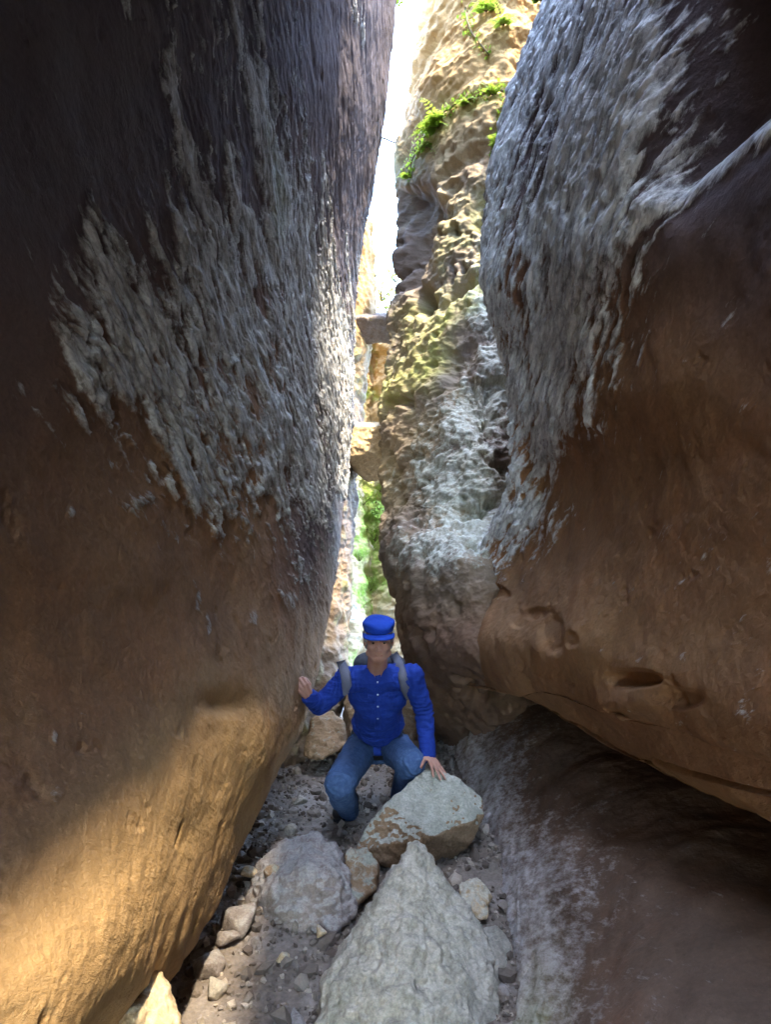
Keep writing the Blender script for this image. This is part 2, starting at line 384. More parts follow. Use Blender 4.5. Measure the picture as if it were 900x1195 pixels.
def shape_near(X, PX, PY, vis):
    sp = grid_spacing(X); st, s2, fl, lace = strands(X, 60.0, sp, 17, 2.2)
    big = fbm(X * 0.9 + 13, 4); med = fbm(X * 3.4 + 19, 4)
    patch = fbm(np.stack((X[..., 0] * 2, (X @ QS) * 3.0, (X @ DS) * 0.9), -1) + 90, 4)
    wob = 22 * med + 20 * fl
    sd = (poly_sd(PX, PY, CR_N) + wob) / 60.0
    c = np.clip(sd, -1.5, 0.45) + 0.6 * st + 1.2 * s2 + 0.5 * fl + 0.7 * lace + 0.6 * patch - 0.82
    band = sstep(30, 0, seg_dist(PX, PY, [(960, 70), (880, 150), (800, 222), (770, 236)]) + 18 * med)
    c = np.maximum(c, 0.9 * band - 0.45 + 0.6 * s2 + 0.5 * fl)
    c -= 0.5 * sstep(-10, 20, poly_sd(PX, PY, [(575, 260), (640, 100), (660, 130), (610, 400), (590, 420)]) + wob)
    crust = sstep(0.0, 0.6, c); stain = sstep(-0.2, 0.8, c); reg = sstep(-0.6, 0.4, sd)
    d = 0.08 * big + 0.014 * med + reg * (0.034 * st + 0.026 * s2 + 0.010 * lace) + crust * (0.004 + 0.010 * fl) + 0.005 * fbm(X * 15, 3) - 0.008 * sstep(0.30, 0.5, fbm(X * 7 + 141, 4))
    d -= 0.16 * sstep(-60, 60, poly_sd(PX, PY, [(830, -60), (812, 120), (790, 215), (860, 150), (1000, 20), (1000, -60)]) + 15 * big)     # dark hollow above the slanting rib
    d += 0.03 * band
    # pockets in the smooth belly
    for x, y, rx, ry, a in ((735, 793, 34, 11, 0.07), (800, 815, 26, 12, 0.025), (578, 690, 12, 7, 0.045), (640, 738, 16, 26, 0.035), (622, 712, 14, 6, 0.03), (600, 718, 8, 10, 0.02),
                            (668, 748, 10, 10, 0.02), (726, 822, 40, 16, -0.03), (680, 735, 30, 34, -0.025)):
        e = ((PX - x) / rx) ** 2 + ((PY - y + 6 * med) / ry) ** 2
        d -= 0.55 * a * sstep(1.3, 0.6, np.sqrt(e) + 0.35 * fl + 0.2 * med) if a > 0 else a * np.exp(-e)
    # thin beds at the lip of the ledge
    lip = seg_dist(PX, PY, [(760, 890), (830, 908), (960, 935)])
    d -= 0.02 * sstep(5, 0, lip + 3 * med)
    warm = 0.22 * np.exp(-((PX - 700) / 130) ** 2 - ((PY - 760) / 80) ** 2) + 0.35 * sstep(30, 0, seg_dist(PX, PY, [(760, 902), (900, 950)]))
    patina_shade = sstep(480, 160, PY - 0.3 * (PX - 600) + 120 * big) * 0.9  # shade on the upper wall painted as a darker grey tone
    return d, dict(crust=stain, moss=0 * crust, warm=warm, patina_shade=patina_shade)
make_wall('canyon_wall', net, wrap, [((0.95, 0.5), -0.6, 1.0), ((0.9, 0.45), -2.5, 1.2), ((0.7, 0.5), -8.0, 1.4)], 1.25, M_RIGHT, -1, True, (4, 0, 0), shape_near, None, (2.5, 1.4))

# ---- far right buttress
BE = [(502, -190, 7.0), (501, -80, 7.0), (497, 0, 7.0), (484, 90, 6.9), (473, 180, 6.7), (468, 250, 6.6), (467, 330, 6.4), (458, 385, 6.1), (452, 450, 5.8), (450, 520, 5.6), (451, 590, 5.4),
      (456, 650, 5.0), (465, 705, 4.72), (472, 755, 4.60), (490, 815, 4.75), (512, 870, 5.1), (524, 930, 5.3), (530, 1020, 5.3)]
net, wrap = [], []
for (px, py, d) in BE:
    k = sstep(300, 560, py)
    ex, ed = 760, 5.2 - 1.2 * k
    row = [(px, py, d)]
    for f, m in ((0.12, 1.10 - 0.03 * k), (0.35, 1.13), (0.6, 1.03), (1.0, 1.0)):
        if 640 < py < 790 and f < 0.5: m *= 1.09
        iv = (1 / d + (1 / ed - 1 / d) * f) * m
        row.append((px + (ex - px) * f, py + (-60 + 120 * k) * f * (0.6 if py > 0 else 1), 1 / iv))
    net.append(row); wrap.append(((0.10, 0.35, 0), (1.6, 1.0, 0)))
def shape_butt(X, PX, PY, vis):
    big = fbm(X * 0.9 + 23, 4); med = fbm(X * 2.6 + 29, 5); lumps = fbm(X * 5 + 7, 4, ridged=True)
    st = ribs(X, 6, 1.6, 100.0)
    beds = fbm(np.stack((X[..., 0] * 0.7, X[..., 1] * 0.7, X[..., 2] * 3.2 + 0.8 * big), -1) + 55, 4)
    top = sstep(330, 60, PY)
    d = 0.12 * big + 0.07 * med + 0.035 * lumps + 0.16 * top * beds + (1 - top) * 0.05 * st
    # hollow smooth facet by the slit and the slots in the rock
    d -= 0.26 * sstep(-8, 14, poly_sd(PX, PY, [(474, 225), (508, 215), (515, 260), (490, 330), (474, 340)]))
    for x, y, rx, ry, a in ((497, 351, 9, 14, 0.25), (540, 345, 24, 7, 0.16), (528, 420, 30, 14, 0.10), (475, 470, 9, 5, 0.12), (462, 475, 5, 6, 0.1), (555, 470, 26, 40, 0.15), (555, 600, 18, 9, .1), (520, 250, 14, 10, .1), (580, 250, 30, 26, 0.2), (538, 190, 40, 9, 0.10)):
        r = (PX - x) * math.cos(0.6) - (PY - y) * math.sin(0.6) if rx > 15 else PX - x
        s = (PX - x) * math.sin(0.6) + (PY - y) * math.cos(0.6) if rx > 15 else PY - y
        d -= a * np.exp(-((r / rx) ** 2 + ((s + 5 * med) / ry) ** 2) ** 1.4)
    patch = fbm(X * 1.8 + 33, 4); fl = fbm(X * 9 + 3, 5, 0.6)
    diag = np.exp(-(seg_dist(PX, PY, [(600, 300), (585, 440), (530, 560), (590, 610), (500, 670)]) / 55) ** 2)
    c = 1.2 * diag - 0.70 + 0.6 * patch + 0.9 * fl + 0.3 * st
    c -= 1.6 * sstep(640, 715, PY + 70 * fl)
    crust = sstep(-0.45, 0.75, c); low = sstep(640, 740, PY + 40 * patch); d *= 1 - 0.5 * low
    d += 0.02 * crust + 0.025 * fl
    pit = sstep(0.15, 0.5, fbm(X * 4.2 + 77, 3)) * (1 - top)
    d -= 0.13 * pit
    band = np.exp(-(seg_dist(PX, PY, [(595, 250), (540, 330), (470, 450)]) / 38) ** 2)
    moss = np.clip(1.1 * band + 0.5 * np.exp(-(seg_dist(PX, PY, [(480, 200), (520, 130), (585, 115)]) / 16) ** 2) + 0.25 * patch, 0, 1) * sstep(-0.5, 0.2, patch)
    warm = sstep(240, 60, PY + 50 * patch) * 0.9  # sunlit top painted into the rock as a warm tone
    return d, dict(crust=crust * (1 - warm), moss=moss * 0.55, warm=warm, patina_shade=0.55 * (1 - warm) * (1 - low) * sstep(0.3, -0.3, patch), low_brown=low)
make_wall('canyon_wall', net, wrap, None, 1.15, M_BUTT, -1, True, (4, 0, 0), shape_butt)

# ---- low right flank sloping up under the ledge
SB = [(505, 800, 5.2), (528, 850, 4.5), (548, 900, 4.0), (566, 970, 3.5), (585, 1060, 2.85), (598, 1150, 2.4), (604, 1230, 2.1), (600, 1400, 1.6), (560, 1800, 1.0)]
rows = []
for px, py, d in SB:
    b0 = P(px, py, d); b0[2] = min(b0[2], 0.02)
    rr = []
    for q, z in ((-0.06, -0.35), (0.0, -0.02), (0.11, 0.22), (0.26, 0.44), (0.50, 0.60), (0.9, 0.70), (1.4, 0.76), (2.2, 0.84)):
        k = 1 - 0.45 * sstep(2.2, 4.6, b0[1])                # narrower towards the back
        rr.append((b0[0] + q * k, b0[1] + 0.12 * q, z * (1 - 0.12 * sstep(3, 5, b0[1]))))
    rows.append(rr)
last = np.array(rows[-1]); rows.append(last + np.array((0.15, -1.5, 0))); rows.append(last + np.array((0.6, -4.5, 0)))
A = np.array([np.array(r) for r in rows])
G = cr(A, [50, 60, 80, 90, 90, 70, 60, 40, 20, 20]); G = np.swapaxes(cr(np.swapaxes(G, 0, 1), [20, 50, 60, 80, 80, 60, 20]), 0, 1)
big = fbm(G * 1.3 + 51, 4); med = fbm(G * 4 + 61, 4); lum = fbm(G * 7 + 3, 4, ridged=True)
low = sstep(0.35, 0.0, G[..., 2] + 0.1 * big)
frac = np.round(3 * fbm(G * 2.4 + 77, 3)) / 3
D = 0.07 * big + 0.02 * med + low * (0.02 * lum + 0.035 * frac)
N = grid_normals(G, 1); 
if N[..., 2].mean() < 0: N = -N
G = G + N * D[..., None]
crust = np.clip(0.80 * sstep(0.78, 0.12, G[..., 2] - 0.35 * big + 0.1 * med), 0, 1)  # light falling on the lower slope, painted as a paler rock tone
V, side, fan = close_back(G, False, (0, 0, -2))
ex = np.zeros(len(V) - G.shape[0] * G.shape[1])
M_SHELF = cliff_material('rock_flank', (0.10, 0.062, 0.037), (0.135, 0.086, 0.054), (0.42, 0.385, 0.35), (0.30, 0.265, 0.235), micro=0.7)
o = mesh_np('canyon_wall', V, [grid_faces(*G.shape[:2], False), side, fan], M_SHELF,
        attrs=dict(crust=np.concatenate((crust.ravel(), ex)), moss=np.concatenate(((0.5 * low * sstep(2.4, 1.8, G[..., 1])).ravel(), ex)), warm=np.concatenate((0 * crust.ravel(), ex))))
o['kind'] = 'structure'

# ---- far walls beyond the chockstones
FE = [(360, 250, 9.5), (360, 330, 9.5), (360, 420, 9.2), (360, 520, 9.0), (360, 620, 8.8), (360, 720, 8.2), (360, 800, 7.6), (360, 900, 7.0)]
FT = [(372, 455, 475, 500, 640), ]
net, wrap = [], []
for i, (px, py, d) in enumerate(FE):
    up = 0 if i else 1
    row = [(px, py + 40, d + 1.0), (405, py + 60 * up, d + 0.2), (432, py + 90 * up, d + 0.9), (460, py + 80 * up, d + 0.5), (520, py, d + 0.4)]
    if i == 0: row = [(360, 352, 10), (405, 345, 9.6), (432, 380, 10.2), (460, 392, 10.0), (520, 330, 9.6)]
    if i == 1: row = [(360, 362, 9.9), (405, 355, 9.5), (432, 390, 9.8), (460, 402, 9.6), (520, 342, 9.5)]
    net.append(row); wrap.append(((-0.4, 0.3, 0), (-3.0, 0.3, 0)))
def shape_far(X, PX, PY, vis):
    big = fbm(X * 1.0 + 83, 4); med = fbm(X * 3 + 89, 4); lum = fbm(X * 5 + 3, 4, ridged=True)
    beds = fbm(np.stack((X[..., 0], X[..., 1], X[..., 2] * 4 + big), -1) + 5, 4)
    d = 0.18 * big + 0.08 * med + 0.05 * lum + 0.12 * beds
    patch = fbm(X * 2.6 + 3, 4)
    moss = sstep(-0.15, 0.35, patch + 0.75 * np.exp(-((PX - 432) / 22) ** 2 - ((PY - 610) / 70) ** 2) + 0.4 * np.exp(-((PX - 418) / 14) ** 2 - ((PY - 700) / 26) ** 2) - 0.22)
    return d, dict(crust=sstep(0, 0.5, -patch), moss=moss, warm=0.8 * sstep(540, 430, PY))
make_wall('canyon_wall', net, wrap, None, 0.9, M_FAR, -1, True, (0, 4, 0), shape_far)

# ---- far left jamb seen past the edge of the left wall
JE = [(433, 255, 7.6), (436, 290, 7.6), (437, 330, 7.5), (434, 375, 7.3), (430, 430, 7.1), (424, 480, 6.9), (418, 530, 6.6), (413, 600, 6.2), (411, 660, 6.0), (410, 720, 5.8), (405, 775, 5.5), (398, 830, 5.3), (390, 900, 5.1)]
net, wrap = [], []
for i, (px, py, d) in enumerate(JE):
    net.append([(px, py, d), (px - 8, py + 2, d - 0.25), (px - 24, py + 4, d - 0.5), (px - 60, py + 4, d - 0.7)]); wrap.append(((-0.08, 0.3, 0), (-1.6, 0.8, 0)))
def shape_jamb(X, PX, PY, vis):
    big = fbm(X * 1.4 + 183, 4); med = fbm(X * 5 + 89, 5); lum = fbm(X * 7 + 3, 4, ridged=True)
    crk = sstep(0.25, 0.0, np.abs(fbm(np.stack((X[..., 0] * 1.5, X[..., 1], X[..., 2] * 2.2), -1) + 9, 2)))
    pale = sstep(600, 680, PY)
    return 0.08 * big + 0.04 * med + 0.03 * lum - 0.03 * crk * pale, dict(patina_shade=0.8 * sstep(400, 520, PY) * sstep(-0.4, 0.3, med + 0.3), crust=0.15 * pale, moss=0.3 * sstep(0, .4, med), warm=0.8 * sstep(420, 330, PY) + 0.25 * pale)
make_wall('canyon_wall', net, wrap, None, 0.9, M_BUTT, +1, False, (-3, 0, 0), shape_jamb)

# ------------------------------------------------------------------ ground
xs = np.concatenate((np.linspace(-60, -1.6, 14)[:-1], np.linspace(-1.6, 1.4, 260), np.linspace(1.4, 60, 14)[1:]))
ys = np.concatenate((np.linspace(-60, 0.6, 24)[:-1], np.linspace(0.6, 6, 420), np.linspace(6, 80, 30)[1:]))
gx, gy = np.meshgrid(xs, ys)
def ground_z(x, y):
    x = np.asarray(x, float); y = np.asarray(y, float)
    p = np.stack((x, y, 0 * x), -1)
    return 0.10 * sstep(3.2, 5.5, y) + 0.05 * np.abs(x + 0.15) + 0.05 * fbm(p * 1.6, 3) + 0.25 * sstep(6, 11, y)
gz = ground_z(gx, gy) + 0.014 * fbm(np.stack((gx, gy, 0 * gx), -1) * 14, 4) + 0.006 * fbm(np.stack((gx, gy, 0 * gx), -1) * 55, 3)
def gravel_material():
    m, t, b = mat_new('gravel_dirt'); g = NG(t); v = g.coord()
    n1 = g.noise(v, 3, 5); n2 = g.noise(v, 40, 6, 0.7)
    vo = g.n('ShaderNodeTexVoronoi'); vo.inputs['Scale'].default_value = 60; g.link(v, vo.inputs['Vector'])
    c = g.mix(g.ramp(n1, [(0.35, (0,) * 3), (0.65, (1,) * 3)]), (0.15, 0.118, 0.088), (0.23, 0.195, 0.16))
    c = g.mix(0.5, c, g.ramp(n2, [(0.3, (0.25,) * 3), (0.7, (0.8,) * 3)]), 'OVERLAY')
    g.link(c, b.inputs['Base Color'])
    nb = g.bump(vo.outputs['Distance'], 0.5, 0.012); nb = g.bump(n2, 0.6, 0.01, nb); g.link(nb, b.inputs['Normal'])
    return m
M_GRAVEL = gravel_material()
go = mesh_np('ground', np.stack((gx, gy, gz), -1), [grid_faces(*gx.shape, False)], M_GRAVEL); go['kind'] = 'structure'
# ------------------------------------------------------------------ loose rocks
from mathutils.bvhtree import BVHTree
DG = None
def remesh(bm, voxel, name='tmp'):
    """voxel union of everything in bm -> (verts, faces) arrays"""
    me = bpy.data.meshes.new(name); bm.to_mesh(me); bm.free()
    o = bpy.data.objects.new(name, me); COL.objects.link(o)
    md = o.modifiers.new('r', 'REMESH'); md.mode = 'VOXEL'; md.voxel_size = voxel
    dg = bpy.context.evaluated_depsgraph_get(); dg.update()
    m2 = bpy.data.meshes.new_from_object(o.evaluated_get(dg))
    V = np.empty(len(m2.vertices) * 3, np.float32); m2.vertices.foreach_get('co', V); V = V.reshape(-1, 3)
    Fq = np.empty(len(m2.loops), np.int32); m2.loops.foreach_get('vertex_index', Fq)
    tot = np.empty(len(m2.polygons), np.int32); m2.polygons.foreach_get('loop_total', tot)
    bpy.data.objects.remove(o); bpy.data.meshes.remove(me); bpy.data.meshes.remove(m2)
    assert (tot == 4).all()
    return V, Fq.reshape(-1, 4)
def lap(V, Q, it, k=0.5):
    e = np.concatenate((Q[:, [0, 1]], Q[:, [1, 2]], Q[:, [2, 3]], Q[:, [3, 0]])); e = np.concatenate((e, e[:, ::-1]))
    deg = np.bincount(e[:, 0], minlength=len(V)).astype(np.float32)[:, None]; deg[deg == 0] = 1
    for _ in range(it):
        S = np.stack([np.bincount(e[:, 0], weights=V[e[:, 1], c], minlength=len(V)) for c in range(3)], -1)
        V = V + k * (S / deg - V)
    return V.astype(np.float32)
def vnormals(V, Q):
    fn = np.cross(V[Q[:, 2]] - V[Q[:, 0]], V[Q[:, 3]] - V[Q[:, 1]])
    n = np.stack([sum(np.bincount(Q[:, k], weights=fn[:, c], minlength=len(V)) for k in range(4)) for c in range(3)], -1)
    return n / (np.linalg.norm(n, axis=1, keepdims=True) + 1e-12)

def rock_material(name, base, base2, lichen, lichen2):
    m, t, b = mat_new(name); g = NG(t); v = g.coord()
    n1 = g.noise(v, 6, 5); n2 = g.noise(v, 26, 6, 0.7); n3 = g.noise(v, 90, 5, 0.7); n5 = g.noise(v, 14, 6, 0.7, 0.6)
    c = g.mix(g.ramp(n1, [(0.35, (0,) * 3), (0.65, (1,) * 3)]), base, base2)
    cl = g.mix(g.ramp(n5, [(0.40, (0,) * 3), (0.62, (1,) * 3)]), lichen, lichen2)
    f = g.ramp(g.math('ADD', g.attr('lichen'), g.math('MULTIPLY', g.math('SUBTRACT', n5, 0.5), 1.6)), [(0.38, (0,) * 3), (0.58, (1,) * 3)])
    c = g.mix(f, c, cl)
    c = g.mix(0.55, c, g.ramp(n3, [(0.28, (0.22,) * 3), (0.72, (0.8,) * 3)]), 'OVERLAY')
    c = g.mix(g.ramp(n2, [(0.62, (0,) * 3), (0.80, (0.6,) * 3)]), c, tuple(k * 0.4 for k in base))
    g.link(c, b.inputs['Base Color'])
    nb = g.bump(n2, 0.55, 0.02); nb = g.bump(n3, 0.6, 0.006, nb); g.link(nb, b.inputs['Normal'])
    return m
M_PALE = rock_material('pale_limestone', (0.27, 0.235, 0.18), (0.34, 0.30, 0.235), (0.38, 0.345, 0.275), (0.22, 0.205, 0.155))
M_BROWN = rock_material('brown_limestone', (0.20, 0.13, 0.07), (0.26, 0.17, 0.095), (0.36, 0.35, 0.28), (0.25, 0.25, 0.19))
M_GREY = rock_material('grey_limestone', (0.19, 0.155, 0.13), (0.26, 0.22, 0.185), (0.33, 0.30, 0.265), (0.26, 0.24, 0.21))
M_TAN = rock_material('tan_limestone', (0.40, 0.29, 0.16), (0.48, 0.36, 0.21), (0.44, 0.40, 0.30), (0.40, 0.36, 0.26))

def boulder(name, pts, mat, voxel, label, amp=0.03, lich=(0.2, 0.9), top=0.4, group=None, smooth=2, seed=0.0, cat='boulder', world=False, lum=1.0):
    bm = bmesh.new()
    for p in pts: bm.verts.new(p if world else P(*p))
    r = bmesh.ops.convex_hull(bm, input=bm.verts)
    junk = [e for e in r['geom_interior'] + r['geom_unused'] if isinstance(e, bmesh.types.BMVert)]
    bmesh.ops.delete(bm, geom=junk, context='VERTS')
    V, Q = remesh(bm, voxel)
    V = lap(V, Q, smooth); c = V.mean(0); size = np.ptp(V, axis=0).max()
    N = vnormals(V, Q); s = 1 / size
    # broken facets: a few noisy planes bite into the block
    big = fbm(V * 2.2 * s + seed, 3); med = fbm(V * 6 * s + seed + 7, 4); rid = fbm(V * 10 * s + seed + 3, 4, ridged=True); fine = fbm(V * 40 * s + seed, 3)
    step = np.round(big * 5) / 5
    V = V + N * (amp * size * (0.8 * (0.7 * step + 0.3 * big) + 1.1 * med + lum * (0.9 * rid + 0.55 * fine) - 0.9 * sstep(0.2, 0.5, fbm(V * 13 * s + seed + 5, 4))))[:, None]
    V = lap(V, Q, 1, 0.3); N = vnormals(V, Q)
    l = lich[0] + (lich[1] - lich[0]) * sstep(top - 0.25, top + 0.25, N[:, 2] + 0.25 * med)
    org = np.array((c[0], c[1], V[:, 2].min()))
    o = mesh_np(name, V - org, [Q], mat, attrs=dict(lichen=l)); o.location = org
    return tag(o, label, cat, group)

boulder('boulder', [(487, 984, 2.42), (478, 992, 2.38), (560, 1082, 2.28), (580, 1150, 2.12), (578, 1235, 1.96), (378, 1150, 2.08), (370, 1205, 1.95), (385, 1275, 1.84), (540, 1285, 1.80),
        (452, 1032, 2.38), (398, 1112, 2.2), (470, 1075, 2.95), (545, 1105, 2.85), (420, 1160, 2.75), (470, 1250, 1.80)],
        M_PALE, 0.005, 'large pale triangular boulder with greenish lichen in the foreground', amp=0.012, lich=(0.45, 0.9), seed=3.0, lum=1.9, smooth=1)
boulder('boulder', [(497, 898, 3.36), (530, 906, 3.32), (562, 932, 3.26), (564, 952, 3.18), (506, 976, 2.95), (452, 939, 3.10), (430, 964, 3.10), (416, 994, 3.04), (470, 1010, 3.0), (548, 985, 3.12),
        (500, 918, 3.75), (552, 950, 3.7), (452, 955, 3.6), (490, 1035, 3.2), (440, 1015, 3.3)],
        M_BROWN, 0.006, 'boulder with pale lichened top and brown sides under the man\'s hand', amp=0.016, lich=(-0.2, 1.1), top=0.42, seed=11.0)
boulder('boulder', [(290, 1058, 2.7), (300, 1012, 2.88), (330, 983, 3.0), (366, 974, 3.02), (390, 986, 2.95), (406, 1017, 2.78), (414, 1064, 2.6), (388, 1090, 2.48), (334, 1086, 2.50), (352, 1012, 2.66), (386, 1022, 2.62), (316, 1040, 2.62), (330, 1000, 3.35), (400, 1020, 3.2), (300, 1040, 3.1)],
        M_GREY, 0.0075, 'rough grey boulder left of the triangular one, below the gravel path', amp=0.02, lich=(0.1, 0.55), seed=27.0, lum=1.5, smooth=0)
boulder('boulder', [(405, 995, 2.9), (428, 990, 2.92), (440, 1008, 2.85), (436, 1040, 2.75), (412, 1058, 2.65), (404, 1030, 2.75), (420, 1005, 3.2), (440, 1030, 3.1)],
        M_BROWN, 0.007, 'small brown rock wedged between the rough grey and triangular boulders', amp=0.03, lich=(0, 0.5), seed=31.0)
boulder('rock', [(536, 1032, 2.66), (558, 1026, 2.7), (572, 1044, 2.66), (567, 1070, 2.55), (548, 1080, 2.5), (538, 1055, 2.58), (555, 1035, 2.9), (570, 1060, 2.85)],
        M_TAN, 0.006, 'small tan rock behind the right shoulder of the triangular boulder', amp=0.03, lich=(0.2, 0.6), seed=41.0, cat='rock')
boulder('rock', [(561, 1086, 2.42), (580, 1081, 2.42), (597, 1104, 2.36), (596, 1140, 2.24), (578, 1156, 2.16), (564, 1125, 2.22), (590, 1100, 2.65), (580, 1140, 2.5)],
        M_PALE, 0.006, 'small pale grey rock leaning on the right side of the triangular boulder', amp=0.022, lich=(0.3, 0.6), seed=51.0, cat='rock')
boulder('rock', [(178, 1134, 1.58), (168, 1142, 1.56), (192, 1155, 1.55), (206, 1200, 1.50), (204, 1500, 1.42), (110, 1480, 1.42), (138, 1196, 1.50), (158, 1180, 1.44), (176, 1150, 1.8), (196, 1230, 1.75), (140, 1230, 1.7), (200, 1480, 1.6), (120, 1480, 1.6)],
        M_TAN, 0.006, 'tan rock at the foot of the sunlit left wall', amp=0.02, lich=(0.1, 0.4), seed=61.0, cat='rock')
boulder('rock', [(224, 1186, 2.12), (290, 1170, 2.16), (342, 1176, 2.1), (358, 1200, 2.0), (345, 1270, 1.86), (215, 1250, 1.9), (250, 1200, 2.3), (330, 1190, 2.3)],
        M_GREY, 0.007, 'low flat grey rock at the lower edge of the gravel', amp=0.022, lich=(0.2, 0.6), seed=71.0, cat='rock', lum=1.4)
boulder('boulder', [(358, 870, 4.35), (364, 840, 4.5), (385, 831, 4.6), (401, 845, 4.5), (403, 868, 4.4), (376, 886, 4.25), (355, 884, 4.3), (370, 850, 4.9), (400, 860, 4.9)],
        M_BROWN, 0.009, 'brown block beside the gravel path behind the man\'s outstretched arm', amp=0.03, lich=(0, 0.35), seed=81.0)
boulder('boulder', [(404, 800, 5.3), (430, 776, 5.4), (470, 780, 5.2), (498, 820, 5.0), (505, 880, 4.7), (470, 905, 4.5), (425, 900, 4.5), (402, 872, 4.9), (450, 840, 4.8), (420, 790, 6.0), (490, 800, 6.0), (500, 880, 5.8), (410, 880, 5.8)],
        M_BROWN, 0.012, 'large brown boulder blocking the passage behind the man', amp=0.025, lich=(0, 0.3), seed=91.0)
for i, (x, y, d, r, lab) in enumerate([(281, 1086, 2.5, 24, 'grey stone at the lower left foot of the rough grey boulder'), (265, 1110, 2.4, 14, 'small dark stone between two larger stones by the left wall'),
        (242, 1140, 2.25, 19, 'rounded blue-grey stone in the shade by the left wall'), (249, 1163, 2.15, 15, 'pale stone just below the rounded blue-grey one'),
        (288, 1022, 2.85, 13, 'tan stone between the left wall and the rough grey boulder'), (300, 1104, 2.4, 9, 'little grey stone on the open gravel nearest the rough boulder'),
        (330, 1118, 2.32, 8, 'little tan stone in the middle of the open gravel'), (372, 1086, 2.45, 9, 'little yellowish stone at the right end of the rough boulder'),
        (318, 1018, 2.75, 10, 'small brown stone against the left flank of the rough boulder'), (340, 968, 3.15, 9, 'pale stone on the gravel path just above the rough boulder'),
        (520, 1060, 2.6, 9, 'dark little stone behind the apex of the triangular boulder'), (352, 935, 3.6, 9, 'small pale stone on the gravel path near the man\'s foot'),
        (584, 1168, 2.12, 12, 'grey stone below the leaning rock at the right flank')]):
    c = P(x, y, d); rr = r / F * d; c[2] = max(c[2], float(ground_z(c[0], c[1])) + 0.35 * rr)
    q = np.random.default_rng(100 + i).normal(size=(12, 3)); q /= np.linalg.norm(q, axis=1)[:, None]
    q *= np.array((1.1, 1.0, 0.8)) * rr * 1.08
    boulder('stone', [c + k for k in q], [M_GREY, M_PALE, M_BROWN, M_TAN][[2, 0, 1, 1, 3, 0, 3, 3, 2, 1, 2, 1, 0][i]] if i not in (0, 2) else M_GREY, max(0.004, rr / 9), lab, amp=0.02, lich=(0.2, 0.5), seed=130.0 + 9 * i, cat='stone', world=True, group='stones on the canyon floor', smooth=3)

# gravel: uncountable, one object
def gravel():
    ico = bmesh.new(); bmesh.ops.create_icosphere(ico, subdivisions=1, radius=1.0)
    ico.verts.ensure_lookup_table(); bv = np.array([v.co for v in ico.verts]); bf = np.array([[v.index for v in f.verts] for f in ico.faces]); ico.free()
    g = np.random.default_rng(5); n = 11000
    x = g.uniform(-1.15, 0.75, n); y = 1.6 + 4.6 * g.random(n) ** 1.3
    keep = fbm(np.stack((x, y, 0 * x), -1) * 2.5, 3) + 0.35 * g.normal(size=n) > -0.25
    x, y = x[keep], y[keep]; n = len(x)
    r = 0.0052 * np.exp(np.abs(g.normal(size=n)) * 0.85); r = np.minimum(r, 0.035)
    Vv, Ff, L = [], [], []
    for i in range(n):
        v = bv * (1 + 0.28 * g.normal(size=(len(bv), 1))) * g.uniform(0.6, 1.2, 3) * r[i]
        a = g.uniform(0, 6.28); c, s = math.cos(a), math.sin(a)
        v = v @ np.array(((c, s, 0), (-s, c, 0), (0, 0, 1)))
        z = float(ground_z(x[i], y[i])) + 0.25 * r[i]
        Vv.append(v + (x[i], y[i], z)); Ff.append(bf + 12 * i if len(bv) == 12 else bf + len(bv) * i); L.append(np.full(len(bv), g.uniform(0, 1)))
    o = mesh_np('gravel', np.concatenate(Vv), [np.concatenate(Ff)], M_PEB, smooth=False, attrs=dict(tone=np.concatenate(L)))
    return tag(o, 'loose gravel strewn along the path on the canyon floor', 'gravel', kind='stuff')
M_PEB, t, b = mat_new('pebbles'); g = NG(t)
c = g.ramp(g.attr('tone'), [(0.0, (0.08, 0.06, 0.045)), (0.4, (0.16, 0.13, 0.10)), (0.75, (0.24, 0.205, 0.165)), (1.0, (0.38, 0.32, 0.24))])
n = g.noise(g.coord(), 120, 4, 0.7); c = g.mix(0.4, c, g.ramp(n, [(0.3, (0.3,) * 3), (0.7, (0.75,) * 3)]), 'OVERLAY'); g.link(c, b.inputs['Base Color'])
gravel()

# ------------------------------------------------------------------ chockstones wedged in the slit
boulder('chockstone', [(404, 373, 6.9), (466, 373, 6.9), (466, 399, 6.95), (406, 401, 6.95), (404, 366, 7.7), (466, 366, 7.7), (464, 392, 7.7), (404, 392, 7.7), (412, 370, 6.85), (462, 371, 6.85)],
        M_GREY, 0.012, 'flat dark slab wedged across the upper slit with grass on top', amp=0.03, lich=(0, 0.3), seed=201.0, cat='wedged boulder', smooth=3)
boulder('chockstone', [(404, 498, 5.9), (458, 498, 5.85), (458, 532, 5.88), (408, 533, 5.85), (412, 545, 6.15), (428, 562, 6.3), (440, 561, 6.3), (450, 546, 6.1), (404, 494, 6.6), (458, 494, 6.6), (456, 540, 6.6), (410, 540, 6.6)],
        M_TAN, 0.011, 'yellowish wedge-shaped boulder jammed in the slit above the man\'s head', amp=0.028, lich=(0.1, 0.4), seed=211.0, cat='wedged boulder', smooth=3)

